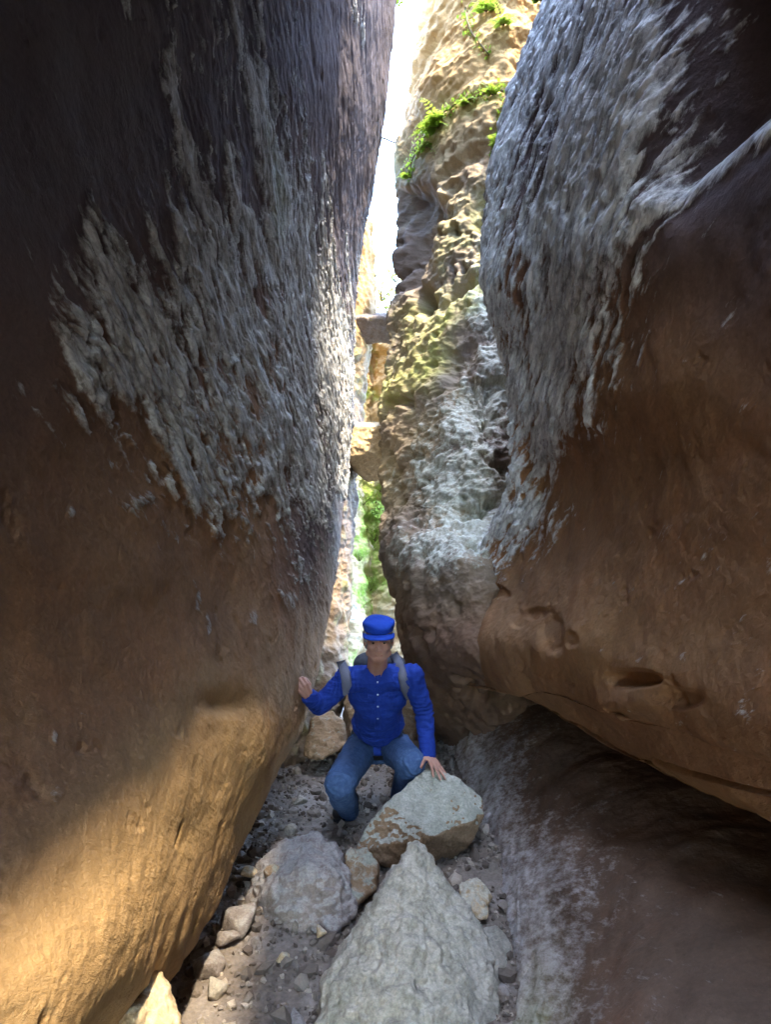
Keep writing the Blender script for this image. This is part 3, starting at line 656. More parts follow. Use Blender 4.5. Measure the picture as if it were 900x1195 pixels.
# ------------------------------------------------------------------ plants
def leaf_material(name, col, tr):
    m, t, b = mat_new(name); g = NG(t)
    n = g.noise(g.coord(), 12, 3); c = g.mix(n, col, tuple(k * 0.55 for k in col)); g.link(c, b.inputs['Base Color'])
    b.inputs['Roughness'].default_value = 0.55
    ts = g.n('ShaderNodeBsdfTranslucent'); ts.inputs['Color'].default_value = (*tr, 1)
    ms = g.n('ShaderNodeMixShader'); ms.inputs[0].default_value = 0.4
    g.link(b.outputs[0], ms.inputs[1]); g.link(ts.outputs[0], ms.inputs[2]); g.link(ms.outputs[0], t.nodes['Material Output'].inputs['Surface'])
    return m
M_FERN = leaf_material('fern_green', (0.12, 0.21, 0.03), (0.30, 0.44, 0.05))
M_BUSH = leaf_material('bush_green', (0.12, 0.20, 0.035), (0.30, 0.42, 0.06))
M_DRY = leaf_material('dry_grass', (0.30, 0.28, 0.09), (0.40, 0.38, 0.10))
M_STEM, t, b = mat_new('stem'); b.inputs['Base Color'].default_value = (0.12, 0.09, 0.05, 1)
BV = {}
def surf(px, py, objs, fallback):
    best = None; o0 = Vector((0, 0, CAMZ)); d = (PV(px, py, 1) - o0).normalized()
    for o in objs:
        if o.name not in BV:
            me = o.data; n = len(me.vertices); V = np.empty(n * 3, np.float32); me.vertices.foreach_get('co', V)
            BV[o.name] = BVHTree.FromPolygons(V.reshape(-1, 3).tolist(), [list(p.vertices) for p in me.polygons])
        h = BV[o.name].ray_cast(o0, d)
        if h[0] and (best is None or h[3] < best[2]): best = (h[0], h[1], h[3])
    if best and abs(best[2] - (PV(px, py, fallback) - o0).length) < 2.5:
        n = best[1]; return best[0], (n if n.dot(d) < 0 else -n)
    return PV(px, py, fallback), Vector((0, -1, 0))
def ribbon(V, Fc, pts, w0, w1, side):
    k = len(V); n = len(pts)
    for i, p in enumerate(pts):
        w = w0 + (w1 - w0) * i / (n - 1); V.append(p - side * w); V.append(p + side * w)
    for i in range(n - 1): Fc.append((k + 2 * i, k + 2 * i + 1, k + 2 * i + 3, k + 2 * i + 2))
def build_py(name, V, Fc, mat, parent):
    me = bpy.data.meshes.new(name); me.from_pydata([tuple(v) for v in V], [], Fc); me.materials.append(mat)
    for p in me.polygons: p.use_smooth = True
    o = bpy.data.objects.new(name, me); COL.objects.link(o); o.parent = parent; return o
def empty(name, loc):
    o = bpy.data.objects.new(name, None); COL.objects.link(o); o.location = loc; o.empty_display_size = 0.1; return o
def fern(px, py, size, n, label, objs, fb, seed, mat=None, group='ferns on the rock', droop=0.9):
    r = random.Random(seed); p, nn = surf(px, py, objs, fb)
    root = tag(empty('fern', p), label, 'fern', group)
    LV, LF, SV, SF = [], [], [], []
    for k in range(n):
        a = r.uniform(0, 6.28); L = size * r.uniform(0.6, 1.15)
        out = (nn * 1.0 + Vector((math.cos(a), math.sin(a) * 0.4, abs(math.sin(a)) * 0.7))).normalized()
        pts = [Vector((0, 0, 0))]; d = out.copy()
        for i in range(9): pts.append(pts[-1] + d * L / 9); d = (d + Vector((0, 0, -droop / 9 * 1.8)) + Vector((r.gauss(0, .05), r.gauss(0, .05), 0))).normalized()
        side = d.cross(Vector((0, 0, 1))).normalized()
        ribbon(SV, SF, pts, 0.004, 0.0015, side)
        for i in range(1, 10):
            t = i / 9; ll = size * 0.30 * (1 - 0.75 * t) * r.uniform(.8, 1.2); dd = (pts[i] - pts[i - 1]).normalized()
            for sg in (-1, 1):
                q = (side * sg + dd * 0.5 + Vector((0, 0, r.uniform(-.5, .15)))).normalized(); up = q.cross(dd).normalized()
                wd = q.cross(up).normalized() * ll * 0.22; b0 = pts[i]
                j = len(LV); LV += [b0, b0 + q * ll * .45 + wd, b0 + q * ll, b0 + q * ll * .45 - wd]; LF.append((j, j + 1, j + 2, j + 3))
    build_py('stalk', SV, SF, M_STEM, root); build_py('frond', LV, LF, mat or M_FERN, root); return root
def bush(px, py, d, size, n, label, seed, mat, group='shrubs above the far wall', on=None):
    r = random.Random(seed); p = surf(px, py, on, d)[0] if on else PV(px, py, d); root = tag(empty('shrub', p), label, 'shrub', group)
    LV, LF, SV, SF = [], [], [], []
    for k in range(9):
        a = r.uniform(0, 6.28); L = size * r.uniform(.5, 1.05); dd = Vector((math.cos(a) * .6, math.sin(a) * .6, r.uniform(.5, 1.1))).normalized()
        pts = [Vector((0, 0, 0))]
        for i in range(6): pts.append(pts[-1] + dd * L / 6); dd = (dd + Vector((r.gauss(0, .22), r.gauss(0, .22), r.gauss(0, .15)))).normalized()
        for ax in (Vector((1, 0, 0)), Vector((0, 1, 0))): ribbon(SV, SF, pts, size * .02, size * .005, ax)
        for m in range(n // 9):
            c = pts[r.randint(2, 6)] + Vector((r.gauss(0, 1), r.gauss(0, 1), r.gauss(0, 1))) * size * .14
            u = Vector((r.gauss(0, 1), r.gauss(0, 1), r.gauss(0, 1))).normalized(); w = u.orthogonal().normalized(); s = size * r.uniform(.03, .065)
            j = len(LV); LV += [c, c + u * s + w * s * .5, c + u * s * 2, c + u * s - w * s * .5]; LF.append((j, j + 1, j + 2, j + 3))
    build_py('branch', SV, SF, M_STEM, root); build_py('foliage', LV, LF, mat, root); return root
walls = [o for o in COL.objects if o.name.startswith('canyon_wall')]
BUT = [walls[2]]
fern(512, 150, 0.34, 12, 'largest bright fern on the ledge of the tall right pillar', BUT, 6.3, 1)
fern(499, 172, 0.24, 8, 'fern just below and left of the largest one on the pillar', BUT, 6.4, 2, M_BUSH)
fern(583, 172, 0.26, 9, 'bright fern at the right end of the pillar ledge', BUT, 5.6, 3)
fern(478, 208, 0.18, 6, 'lowest small fern at the slit edge of the pillar', BUT, 6.6, 4)
fern(545, 122, 0.16, 7, 'low green tuft on the middle of the pillar ledge', BUT, 6.1, 5, M_BUSH)
fern(575, 112, 0.16, 6, 'low green tuft beside the right end of the pillar ledge', BUT, 5.8, 6)
fern(568, 14, 0.26, 8, 'fern high on the yellow top of the right pillar', BUT, 5.8, 7)
fern(588, 30, 0.22, 7, 'fern below the highest one, by the crack of the right pillar', BUT, 5.6, 8, M_BUSH)
fern(632, 2, 0.20, 12, 'vivid green fern hanging in the crack above the ribbed right wall', [], 4.3, 9)
fern(462, 8, 0.20, 6, 'tuft of leaves on the top edge of the left wall by the sky', [], 6.6, 10, M_BUSH)
bush(458, 372, 9.3, 0.55, 620, 'leafy shrub on the far wall at the right side of the slit', 21, M_BUSH)
bush(446, 352, 10.4, 0.7, 620, 'yellowish shrub in the glare above the far wall', 22, M_DRY)
bush(432, 330, 8.3, 0.32, 300, 'dry brush clinging to the left side of the slit', 23, M_DRY)
bush(462, 330, 8.8, 0.4, 400, 'green shrub against the sky at the right edge of the slit', 25, M_BUSH)
bush(455, 610, 8.2, 0.35, 420, 'green plant hanging on the mossy far wall', 24, M_FERN)
FARW = [walls[4]]
for x, y, z_, mt, lab in ((424, 590, 0.30, M_FERN, 'leafy green plant highest on the mossy far wall'), (438, 632, 0.34, M_BUSH, 'leafy plant in the middle of the mossy far wall'), (420, 655, 0.22, M_FERN, 'small plant at the left edge of the mossy far wall'),
        (432, 690, 0.26, M_BUSH, 'low plant just above the man\'s cap on the far wall'), (444, 575, 0.2, M_BUSH, 'small plant right below the yellowish wedged boulder')):
    bush(x, y, 8.6, z_, 420, lab, int(x + y), mt, 'plants on the far wall', FARW)
def grass(px0, px1, py, d, n, label, seed):
    r = random.Random(seed); root = tag(empty('grass_tuft', PV((px0 + px1) / 2, py, d)), label, 'grass'); V, Fc = [], []; o = PV((px0 + px1) / 2, py, d)
    for k in range(n):
        b0 = PV(r.uniform(px0, px1), py + r.uniform(-1, 3), d + r.uniform(-.05, .4)) - o; a = r.uniform(0, 6.28); L = r.uniform(.03, .10)
        dd = Vector((math.cos(a) * .7, math.sin(a) * .7 - .4, r.uniform(.2, 1))).normalized(); pts = [b0]
        for i in range(4): pts.append(pts[-1] + dd * L / 4); dd = (dd + Vector((0, 0, -.35))).normalized()
        ribbon(V, Fc, pts, .005, .001, dd.orthogonal().normalized())
    return build_mesh_grass(root, V, Fc)
def build_mesh_grass(root, V, Fc): build_py('blades', V, Fc, M_DRY, root); return root
grass(412, 462, 372, 6.9, 420, 'dry grass and moss growing on the upper wedged slab', 31)
# trailing stems along the pillar ledge and a dead stick across the sky slit
def tube(name, pts, r, mat, parent=None, res=6):
    cu = bpy.data.curves.new(name, 'CURVE'); cu.dimensions = '3D'; cu.bevel_depth = r; cu.bevel_resolution = 2
    sp = cu.splines.new('POLY'); sp.points.add(len(pts) - 1)
    for i, p in enumerate(pts): sp.points[i].co = (*p, 1); sp.points[i].radius = 1 - 0.5 * i / len(pts)
    o = bpy.data.objects.new(name, cu); COL.objects.link(o)
    dg = bpy.context.evaluated_depsgraph_get(); me = bpy.data.meshes.new_from_object(o.evaluated_get(dg)); bpy.data.objects.remove(o); bpy.data.curves.remove(cu)
    me.materials.clear(); me.materials.append(mat); me.name = name
    o = bpy.data.objects.new(name, me); COL.objects.link(o)
    if parent: o.parent = parent
    return o
def vine(path, label, seed):
    r = random.Random(seed); pts = []
    for (x0, y0), (x1, y1) in zip(path[:-1], path[1:]):
        for k in range(10):
            t = k / 10; p, n = surf(x0 + (x1 - x0) * t + r.gauss(0, .8), y0 + (y1 - y0) * t + r.gauss(0, .8), BUT, 6.2); pts.append(p + n * 0.03)
    for _ in range(3): pts = [pts[0]] + [(pts[i - 1] + pts[i] * 2 + pts[i + 1]) / 4 for i in range(1, len(pts) - 1)] + [pts[-1]]
    root = tag(empty('trailing_vine', pts[0]), label, 'vine', 'vines on the pillar'); rel = [p - pts[0] for p in pts]
    tube('stem', rel, .012, M_STEM, root); LV, LF = [], []
    for p in rel:
        for k in range(7):
            c = p + Vector((r.gauss(0, .03), r.gauss(0, .03), r.gauss(0, .03))); u = Vector((r.gauss(0, 1), r.gauss(0, 1) - .5, r.gauss(0, 1) - .5)).normalized(); w = u.orthogonal().normalized(); s = r.uniform(.012, .03)
            j = len(LV); LV += [c, c + u * s + w * s * .6, c + u * s * 2, c + u * s - w * s * .6]; LF.append((j, j + 1, j + 2, j + 3))
    build_py('leaves', LV, LF, M_FERN, root)
vine([(600, 116), (582, 109), (556, 113), (530, 126), (512, 140), (497, 160), (486, 182), (479, 206)], 'long trailing vine curving along the ledge of the right pillar', 41)
vine([(590, 112), (586, 140), (580, 165), (576, 185)], 'short vine dropping from the right end of the pillar ledge', 42)
vine([(545, 8), (552, 40), (575, 70)], 'vine on the yellow top of the right pillar', 43)
a, bb = PV(436, 161, 6.7), PV(478, 168, 6.75)
stick = [a + (bb - a) * t + Vector((0, 0, .02 * math.sin(7 * t))) for t in np.linspace(0, 1, 12)]
o = tube('stick', [p - a for p in stick], .012, M_STEM); o.location = a; tag(o, 'thin dead stick caught across the bright upper slit', 'stick')
# ------------------------------------------------------------------ the man
def cap(bm, a, b, ra, rb, n=20):
    """closed tapered capsule from a to b"""
    a, b = Vector(a), Vector(b); ax = b - a; L = ax.length
    if L < 1e-6: ax = Vector((0, 0, 1)); L = 1e-6
    ax = ax.normalized(); u = ax.orthogonal().normalized(); v = ax.cross(u)
    rings = []
    for k in range(1, 6):
        t = k / 6 * math.pi / 2; rings.append((a - ax * ra * math.cos(t), ra * math.sin(t)))
    rings.append((a, ra)); rings.append((b, rb))
    for k in range(5, 0, -1):
        t = k / 6 * math.pi / 2; rings.append((b + ax * rb * math.cos(t), rb * math.sin(t)))
    rv = [[bm.verts.new(c + (u * math.cos(6.28318 * i / n) + v * math.sin(6.28318 * i / n)) * r) for i in range(n)] for c, r in rings]
    p0 = bm.verts.new(a - ax * ra); p1 = bm.verts.new(b + ax * rb)
    for i in range(n):
        j = (i + 1) % n
        bm.faces.new((p0, rv[0][j], rv[0][i])); bm.faces.new((p1, rv[-1][i], rv[-1][j]))
        for q in range(len(rv) - 1): bm.faces.new((rv[q][i], rv[q][j], rv[q + 1][j], rv[q + 1][i]))
def ell(bm, c, ax, rad, n=28):
    """ellipsoid with a 3x3 frame (columns) and radii"""
    m = Matrix.Translation(Vector(c)) @ Matrix([[ax[j][i] * rad[j] for j in range(3)] for i in range(3)]).to_4x4()
    bmesh.ops.create_uvsphere(bm, u_segments=n, v_segments=n // 2 + 2, radius=1.0, matrix=m)
def chain(bm, pts, rad):
    for (p, q), (r, s) in zip(zip(pts[:-1], pts[1:]), zip(rad[:-1], rad[1:])): cap(bm, p, q, r, s)

def cloth_material(name, col, rough=0.85, weave=900, fade=None):
    m, t, b = mat_new(name); g = NG(t); v = g.coord(); n1 = g.noise(v, 12, 5); n2 = g.noise(v, weave, 2); n3 = g.noise(v, 45, 4)
    c = g.mix(n1, col, tuple(k * 0.72 for k in col))
    if fade: c = g.mix(g.ramp(n3, [(0.45, (0,) * 3), (0.8, (0.6,) * 3)]), c, fade)
    g.link(c, b.inputs['Base Color']); b.inputs['Roughness'].default_value = rough
    nb = g.bump(n3, 0.35, 0.006); nb = g.bump(n2, 0.25, 0.001, nb); g.link(nb, b.inputs['Normal']); return m
M_SKIN, t, b = mat_new('skin'); g = NG(t)
n1 = g.noise(g.coord(), 25, 5); g.link(g.mix(n1, (0.42, 0.235, 0.165), (0.33, 0.165, 0.115)), b.inputs['Base Color']); b.inputs['Roughness'].default_value = 0.55
b.inputs['Subsurface Weight'].default_value = 0.08; b.inputs['Subsurface Radius'].default_value = (0.01, 0.004, 0.002)
g.link(g.bump(g.noise(g.coord(), 160, 4), 0.25, 0.002), b.inputs['Normal'])
M_SHIRT = cloth_material('blue_cotton', (0.008, 0.032, 0.235), fade=(0.016, 0.055, 0.30))
M_CAP = cloth_material('blue_cap_cloth', (0.008, 0.050, 0.36), fade=(0.016, 0.075, 0.42))
M_JEAN = cloth_material('denim', (0.048, 0.098, 0.21), fade=(0.12, 0.19, 0.33))
M_STRAP = cloth_material('grey_webbing', (0.13, 0.135, 0.17))
M_PACK = cloth_material('dark_pack', (0.06, 0.065, 0.08))
M_BOOT = cloth_material('dark_boot', (0.035, 0.03, 0.028), 0.6)
M_HAIR = cloth_material('grey_hair', (0.30, 0.29, 0.28))
M_BELT = cloth_material('black_belt', (0.012, 0.012, 0.014), 0.5)
M_LIP, t, b = mat_new('lip'); b.inputs['Base Color'].default_value = (0.26, 0.085, 0.065, 1); b.inputs['Roughness'].default_value = 0.5
M_EYE, t, b = mat_new('eye_white'); b.inputs['Base Color'].default_value = (0.22, 0.19, 0.17, 1); b.inputs['Roughness'].default_value = 0.2
M_IRIS, t, b = mat_new('iris'); b.inputs['Base Color'].default_value = (0.03, 0.02, 0.015, 1); b.inputs['Roughness'].default_value = 0.15
M_BTN, t, b = mat_new('button'); b.inputs['Base Color'].default_value = (0.45, 0.47, 0.55, 1); b.inputs['Roughness'].default_value = 0.35

# joints (from the photograph, with their own distance)
HEAD = PV(442, 747, 3.32); NECK = PV(440, 785, 3.46)
SHL, SHR = PV(404, 793, 3.49), PV(481, 790, 3.45)          # picture left / right shoulder
ELL, WRL = PV(373, 823, 3.49), PV(361, 813, 3.38)
BO = [o for o in COL.objects if o.get('label', '').startswith('boulder with pale')][0]
_n = len(BO.data.vertices); _V = np.empty(_n * 3, np.float32); BO.data.vertices.foreach_get('co', _V)
BOT = BVHTree.FromPolygons((_V.reshape(-1, 3) + np.array(BO.location)).tolist(), [list(p.vertices) for p in BO.data.polygons])
_r = BOT.ray_cast(Vector((0, 0, CAMZ)), (PV(512, 908, 1) - Vector((0, 0, CAMZ))).normalized())
HP, HN = _r[0], _r[1]
HFD = (Vector((0.10, -0.55, -0.8)) - HN * Vector((0.10, -0.55, -0.8)).dot(HN)).normalized()      # the fingers lie down along the face
WRR = HP - HFD * 0.145 + HN * 0.034 + Vector((0, 0, 0.012)); ELR = PV(495, 829, 3.50)
CHEST, BELLY, PELV = PV(441, 811, 3.56), PV(441, 843, 3.74), PV(441, 868, 3.90)
HPL, HPR = PV(421, 875, 3.88), PV(461, 873, 3.88)
KNL, KNR = PV(396, 915, 3.24), PV(480, 890, 3.38)
ANL, ANR = PV(409, 953, 3.78), PV(466, 930, 3.86)
X0, Y0, Z0 = Vector((1, 0, 0)), Vector((0, 1, 0)), Vector((0, 0, 1))
# torso frame
up = (NECK - PELV).normalized(); rt = (SHR - SHL).normalized(); rt = (rt - up * rt.dot(up)).normalized(); bk = up.cross(rt) * -1
if bk.y < 0: bk = -bk
TF = (rt, bk, up)
# head frame: face towards the camera, a little down
fw = Vector((0.02, -1, -0.16)).normalized(); hu = Vector((0.0, -0.16, 1)); hu = (hu - fw * hu.dot(fw)).normalized(); hr = fw.cross(hu) * -1
if hr.x < 0: hr = -hr
HF = (hr, fw, hu)
def H(x, y, z): return HEAD + hr * x + fw * y + hu * z     # x right in the picture, y forward, z up

def build_hand(bm, wrist, f, n, thumb_side, curls, spread=0.0, scale=1.0, thumb_curl=0.3, thumb_out=0.7):
    f = f.normalized(); n = (n - f * n.dot(f)).normalized(); s = f.cross(n); s = s if s.dot(thumb_side) > 0 else -s
    S = scale
    kn = [(0.030, 0.088), (0.010, 0.093), (-0.011, 0.088), (-0.030, 0.078)]
    L = [(0.043, 0.026, 0.021), (0.048, 0.030, 0.022), (0.044, 0.028, 0.021), (0.034, 0.021, 0.018)]
    for i, ((a, b_), ls) in enumerate(zip(kn, L)):
        k = wrist + s * a * S + f * b_ * S + n * 0.004 * S
        cap(bm, wrist + s * a * 0.55 * S + f * 0.012 * S, k, 0.0145 * S, 0.0115 * S, 12)
        ang = 0; p = k; fs = (f + s * spread * (1.5 - i) * 0.28).normalized()
        r0 = (0.0095 if i < 3 else 0.0083) * S
        for j, l in enumerate(ls):
            ang += curls[i][j] if isinstance(curls[i], (tuple, list)) else curls[i]
            d = fs * math.cos(ang) - n * math.sin(ang)
            q = p + d * l * S; cap(bm, p, q, r0 * (1 - 0.10 * j), r0 * (1 - 0.10 * (j + 1)), 12); p = q
    cap(bm, wrist, wrist + f * 0.07 * S, 0.020 * S, 0.016 * S, 14)
    p = wrist + s * 0.020 * S + f * 0.018 * S - n * 0.006 * S; ang = 0
    for j, (l, r) in enumerate(((0.046, 0.0140), (0.034, 0.0112), (0.028, 0.0098))):
        d0 = (f * (1 - thumb_out * 0.5) + s * thumb_out).normalized(); ang += thumb_curl * (0.3 if j == 0 else 1)
        d = d0 * math.cos(ang) + (f * 0.5 - n * 0.6 - s * 0.3).normalized() * math.sin(ang)
        q = p + d * l * S; cap(bm, p, q, r * S, r * 0.9 * S, 12); p = q

person = tag(empty('person', (HPL + HPR) / 2 - Z0 * ((HPL + HPR) / 2).z + Z0 * 0.03), 'man in blue shirt, blue cap and jeans crouching between the rocks', 'person')
PO = person.location.copy()
def part(name, bm, voxel, mat, it=4, parent=person, fn=None):
    V, Q = remesh(bm, voxel); V = lap(V, Q, it)
    if fn is not None: V = V + vnormals(V, Q) * fn(V)[:, None]; V = lap(V, Q, 1, 0.3)
    off = np.array(PO) if parent is person else np.array(parent.matrix_world.translation)
    o = mesh_np(name, V - np.array(PO), [Q], mat); o.parent = parent; return o

def head_shape(bm):
    ell(bm, H(0, -0.020, 0.030), HF, (0.074, 0.094, 0.092))
    ell(bm, H(0, 0.010, -0.030), HF, (0.064, 0.074, 0.082))
    ell(bm, H(0, 0.048, -0.088), HF, (0.034, 0.032, 0.026))             # chin
    for sx in (-1, 1):
        ell(bm, H(sx * 0.034, 0.052, -0.028), HF, (0.026, 0.024, 0.024))  # cheek
        cap(bm, H(sx * 0.052, 0.010, -0.068), H(sx * 0.020, 0.055, -0.092), 0.020, 0.018)   # jaw line
        cap(bm, H(sx * 0.010, 0.078, 0.022), H(sx * 0.046, 0.062, 0.022), 0.010, 0.009)      # brow
        ell(bm, H(sx * 0.077, -0.016, -0.008), HF, (0.010, 0.018, 0.032))   # ear
        ell(bm, H(sx * 0.011, 0.082, -0.034), HF, (0.010, 0.010, 0.009))    # nostril wing
    cap(bm, H(0, 0.078, 0.012), H(0, 0.098, -0.030), 0.010, 0.0125)       # nose
    cap(bm, H(-0.022, 0.064, -0.067), H(0.022, 0.064, -0.067), 0.0075, 0.0075)   # lips
    cap(bm, H(-0.020, 0.067, -0.053), H(0.020, 0.067, -0.053), 0.0065, 0.0065)
    cap(bm, H(0, -0.030, -0.05), NECK + bk * 0.015, 0.054, 0.060)
def arms(bm, g):
    cap(bm, SHL, ELL, 0.050 + g, 0.042 + g); cap(bm, ELL, WRL, 0.042 + g, 0.030 + g * 0.9)
    cap(bm, SHR, ELR, 0.052 + g, 0.042 + g); cap(bm, ELR, WRR, 0.042 + g, 0.030 + g * 0.9)
def torso(bm, g):
    ell(bm, CHEST, TF, (0.165 + g, 0.108 + g, 0.150 + g)); ell(bm, BELLY, TF, (0.150 + g, 0.112 + g, 0.13 + g)); ell(bm, PELV + up * 0.055, TF, (0.146 + g, 0.106 + g, 0.055 + g)); cap(bm, CHEST - up * .05, BELLY, 0.135 + g * .5, 0.135 + g * .5)
    cap(bm, SHL + rt * 0.03, SHR - rt * 0.03, 0.060 + g, 0.060 + g); cap(bm, NECK - up * 0.06, NECK - up * 0.03, 0.09 + g, 0.062 + g * .5)
    cap(bm, NECK - up * 0.02, SHL + up * 0.008, 0.050 + g, 0.055 + g); cap(bm, NECK - up * 0.02, SHR + up * 0.008, 0.050 + g, 0.055 + g)
def legs(bm, g):
    ell(bm, PELV, TF, (0.155 + g, 0.118 + g, 0.085 + g))
    for hp, kn, an in ((HPL, KNL, ANL), (HPR, KNR, ANR)):
        cap(bm, hp, kn, 0.098 + g, 0.069 + g); mid = kn.lerp(an, 0.35)
        cap(bm, kn, mid + (an - kn).cross(X0).normalized() * 0.012, 0.066 + g, 0.062 + g); cap(bm, mid, an, 0.060 + g, 0.046 + g)
bm = bmesh.new(); head_shape(bm); arms(bm, -0.004); torso(bm, -0.008); legs(bm, -0.010)
# picture-left hand clings to a hold on the wall, knuckles to the camera
build_hand(bm, PV(360.5, 813, 3.36), Vector((-0.35, -0.55, 0.75)), Vector((0.45, -0.75, -0.30)), Vector((0.6, 0.2, 0.7)), [(1.0, 1.35, 0.8)] * 4, 0.1, 0.95, 0.8, 0.5)
# picture-right hand lies on the boulder, fingers spread downwards
build_hand(bm, WRR, (HFD * 0.97 - HN * 0.12), HN, Vector((-1, 0, 0)), [(0.02, 0.10, 0.12), (0.0, 0.09, 0.12), (0.02, 0.10, 0.12), (0.05, 0.12, 0.15)], 0.8, 1.0, 0.1, 0.7)
part('body', bm, 0.0036, M_SKIN, 3)

def folds(V, centers, k=0.006, sc=11.0, seed=0.0):
    d = 0.55 * k * fbm(V * sc + seed, 4) + 0.45 * k * fbm(V * np.array((sc * .5, sc * .5, sc * 2.4)) + seed + 9, 3, ridged=True)
    for c, r, a, ax in centers:                              # creases ringing a joint
        c = np.array(c); dd = np.linalg.norm(V - c, axis=1); t = (V - c) @ np.array(ax)
        d += a * np.exp(-(dd / r) ** 2) * np.sin(t * 190 + 6 * noise3(V * 14 + seed))
    return d
# shirt
bm = bmesh.new(); torso(bm, 0.010); arms(bm, 0.011)
cap(bm, WRL.lerp(ELL, 0.12), WRL.lerp(ELL, 0.02), 0.043, 0.043); cap(bm, WRR.lerp(ELR, 0.14), WRR.lerp(ELR, 0.02), 0.043, 0.042)
V_CUT = [(WRL, (WRL - ELL).normalized()), (WRR, (WRR - ELR).normalized())]
shirt = part('shirt', bm, 0.0042, M_SHIRT, 3, fn=lambda V: folds(V, [(ELL, .10, .005, (WRL - ELL).normalized()), (ELR, .10, .006, (SHR - ELR).normalized()), (SHL, .10, .004, rt), (SHR, .11, .004, rt), (BELLY, .16, .006, up), (WRR, .07, .004, (ELR - WRR).normalized())], 0.016))
# collar, placket and buttons follow the chest
def front(px, py): 
    o0 = Vector((0, 0, CAMZ)); d = (PV(px, py, 1) - o0).normalized()
    me = shirt.data; n = len(me.vertices); V = np.empty(n * 3, np.float32); me.vertices.foreach_get('co', V)
    global SBV
    if 'SBV' not in globals(): SBV = BVHTree.FromPolygons((V.reshape(-1, 3) + np.array(PO)).tolist(), [list(p.vertices) for p in me.polygons])
    h = SBV.ray_cast(o0, d); return (h[0], h[1]) if h[0] else (PV(px, py, 3.6), Vector((0, -1, 0)))
def strip(name, path, w, th, mat, parent, lift=0.004, over=False):
    """a flat band of cloth lying on the shirt"""
    ps = [front(x, y) for x, y in path]; V, Fc = [], []
    ps = [(p + n * lift, n) for p, n in ps]
    if over:
        p, n = ps[0]; ps = [(p + bk * a + up * b_, (up - bk * 0.3 + bk * c).normalized()) for a, b_, c in ()] + ps
        pre = []
        for a in (.10, .08, .06, .04, .02):
            h = SBV.ray_cast(Vector((p.x, p.y + a, p.z + .4)), Vector((0, 0, -1)))
            if h[0] and h[0].z > p.z - .05 and h[1].z > 0.3: pre.append((h[0] + h[1] * lift, h[1]))
        ps = pre + ps
    for i, (p, n) in enumerate(ps):
        t = (ps[min(i + 1, len(ps) - 1)][0] - ps[max(i - 1, 0)][0]).normalized(); s = t.cross(n).normalized()
        for a, b_ in ((-1, 0), (-.8, 1), (.8, 1), (1, 0)): V.append(p + s * w * a + n * th * b_ - PO)
    for i in range(len(ps) - 1):
        for k in range(3): Fc.append((4 * i + k, 4 * i + k + 1, 4 * i + 5 + k, 4 * i + 4 + k))
        Fc.append((4 * i + 3, 4 * i, 4 * i + 4, 4 * i + 7))
    Fc.append((0, 1, 2, 3)); e = 4 * (len(ps) - 1); Fc.append((e + 3, e + 2, e + 1, e))
    return build_py(name, V, Fc, mat, parent)
strip('placket', [(441, y) for y in range(786, 852, 5)], 0.017, 0.003, M_SHIRT, shirt, 0.0)
for x0 in (420, 456):
    strip('pocket_flap', [(x0 + k, 812) for k in range(0, 11, 2)] if x0 < 440 else [(x0 - 3 + k, 812) for k in range(0, 11, 2)], 0.012, 0.004, M_SHIRT, shirt, 0.0)
for y in (796, 810, 824, 838):
    p, n = front(441, y); bm = bmesh.new(); ell(bm, p + n * 0.005 - PO, (n.orthogonal().normalized(), n.cross(n.orthogonal()).normalized(), n), (0.006, 0.006, 0.0025), 12)
    me = bpy.data.meshes.new('button'); bm.to_mesh(me); bm.free(); me.materials.append(M_BTN); o = bpy.data.objects.new('button', me); COL.objects.link(o); o.parent = shirt
for leaf in ([(426, 781), (433, 781), (441, 797), (436, 806), (421, 797)], [(456, 780), (449, 781), (441, 797), (446, 806), (461, 795)]):
    bm = bmesh.new()
    for x, y in leaf:
        p, n = front(x, y)
        for l in (0.001, 0.011): bm.verts.new(p + n * l - PO)
    bmesh.ops.convex_hull(bm, input=bm.verts); me = bpy.data.meshes.new('collar'); bm.to_mesh(me); bm.free(); me.materials.append(M_SHIRT)
    o = bpy.data.objects.new('collar', me); COL.objects.link(o); o.parent = shirt
bm = bmesh.new(); bm.from_mesh(shirt.data); cut = []                # open neck
for f in bm.faces:
    w = f.calc_center_median() + PO - Vector((0, 0, CAMZ)); d = w.y * CP + w.z * SP; fx = 450 + F * w.x / d; fy = 597.5 - F * (-w.y * SP + w.z * CP) / d
    if w.y < NECK.y + 0.01 and fy < 797 and abs(fx - 441) < 9 * (797 - fy) / 18 + 1: cut.append(f)
bmesh.ops.delete(bm, geom=cut, context='FACES'); bm.to_mesh(shirt.data); bm.free()
for w_, e_ in ((WRL, ELL), (WRR, ELR)):
    bm = bmesh.new(); cap(bm, w_.lerp(e_, 0.01), w_.lerp(e_, 0.20), 0.046, 0.048)
    ax_ = (e_ - w_).normalized(); part('cuff', bm, 0.004, M_SHIRT, 3, fn=lambda V: 0.004 * fbm(V * 14, 3))
